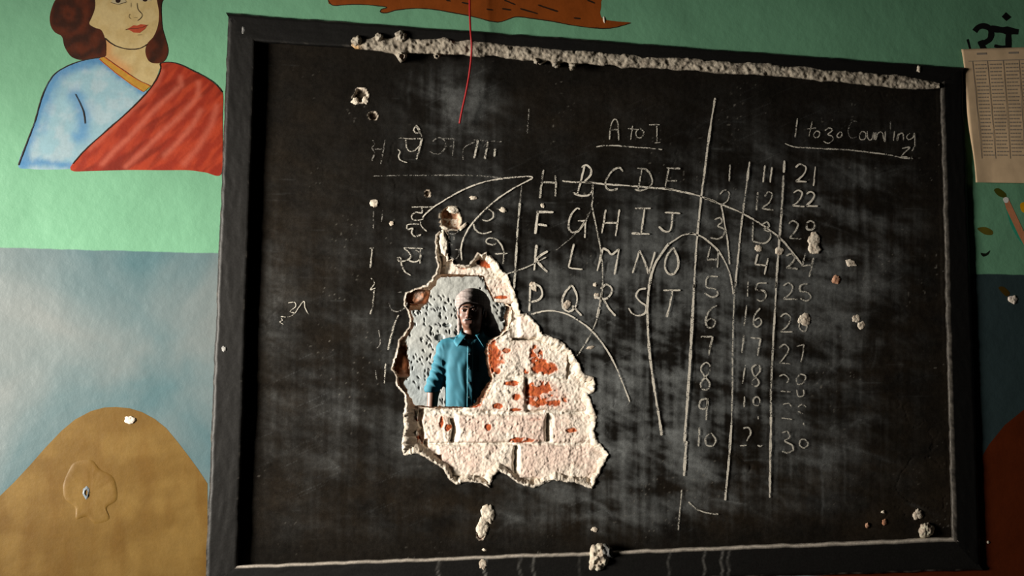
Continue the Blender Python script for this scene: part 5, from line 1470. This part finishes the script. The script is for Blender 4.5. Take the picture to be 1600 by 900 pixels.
# collar
nu, nv = 61, 9
V = []
for i_ in range(nu):
    t = -1 + 2 * i_ / (nu - 1); ph = t * math.radians(158)
    sx_, cy_ = math.sin(ph), math.cos(ph); fr = (1 - cy_) / 2
    for j_ in range(nv):
        s_ = j_ / (nv - 1)
        if s_ < .34:
            a = s_ / .34; r = .0630 + .001 * a; zt = 1.448 + .092 * a - fr * (.018 + .052 * a); ex_ = 0
        else:
            a = (s_ - .34) / .66; tip = max(0, abs(t) - .55) / .45
            r = .0645 + a * (.024 + .024 * tip ** 1.5); zt = 1.540 - fr * .070 - a * (.058 + .026 * tip ** 1.4); ex_ = a * tip
        V.append((r * sx_ * 1.02 + math.copysign(.040, sx_) * ex_, .018 + r * cy_ * (1.02 if cy_ > 0 else 1.18) - .012 * ex_, zt))
V = np.array(V)
for it in range(14):                                       # lay the collar on the outside of the shirt
    q = (V - S_.lo) / S_.h; g = np.clip(np.round(q).astype(int), 1, S_.n - 2)
    dd = S_.d[g[:, 0], g[:, 1], g[:, 2]]
    gr = np.stack([S_.d[g[:, 0] + 1, g[:, 1], g[:, 2]] - S_.d[g[:, 0] - 1, g[:, 1], g[:, 2]], S_.d[g[:, 0], g[:, 1] + 1, g[:, 2]] - S_.d[g[:, 0], g[:, 1] - 1, g[:, 2]], S_.d[g[:, 0], g[:, 1], g[:, 2] + 1] - S_.d[g[:, 0], g[:, 1], g[:, 2] - 1]], -1)
    gr /= np.linalg.norm(gr, axis=1, keepdims=True) + 1e-9
    flap = np.tile(np.arange(nv) / (nv - 1) > .34, nu)
    V += gr * np.clip(.006 - dd, 0, .01)[:, None] * flap[:, None] * .6
co = mobj('collar', V, grid_faces(nu, nv), M_shirt, np.array([.0045, .062, .085]), shirt)
md = co.modifiers.new('thickness', 'SOLIDIFY'); md.thickness = .0028; md.offset = 0
for zb in (1.345, 1.255, 1.165, 1.075, .985):
    yb = -(np.interp(zb, zk, [.122, .120, .114, .110, .116, .114, .098, .080])) + .012 - .006
    V, F = [], []
    for k, (r, dy) in enumerate(((.0062, .003), (.0062, -.0008), (.0045, -.0018), (.0042, -.0010), (.0001, -.0010))):
        for j_ in range(16): V.append((-.004 + r * math.cos(j_ * math.pi / 8), yb + dy, zb + r * math.sin(j_ * math.pi / 8)))
    for k in range(4):
        for j_ in range(16): F.append((k * 16 + j_, k * 16 + (j_ + 1) % 16, (k + 1) * 16 + (j_ + 1) % 16, (k + 1) * 16 + j_))
    mobj('button', V, F, M_button, None, shirt)
# trousers
T_ = Field((-.24, -.18, .04), (.24, .20, .98), .0045)
T_.ell((0, .02, .89), (.160, .118, .095), 0)
for sx in (-1, 1):
    T_.cap((sx * .085, .02, .86), (sx * .105, .012, .48), .098, .078, k=.04)
    T_.cap((sx * .105, .012, .48), (sx * .110, .028, .08), .078, .066, k=.03)
sl, (x, y, z) = T_.box((-.24, -.18, .04), (.24, .20, .98)); T_.d[sl] = np.maximum(T_.d[sl], np.maximum(.065 - z, z - .96))
v_, f_ = T_.mesh()
fx = fbm(v_[:, 0] * 12, v_[:, 1] * 12, v_[:, 2] * 8, 3, 721); v_[:, 1] += fx * .006
mobj('trousers', v_, f_, M_trouser)
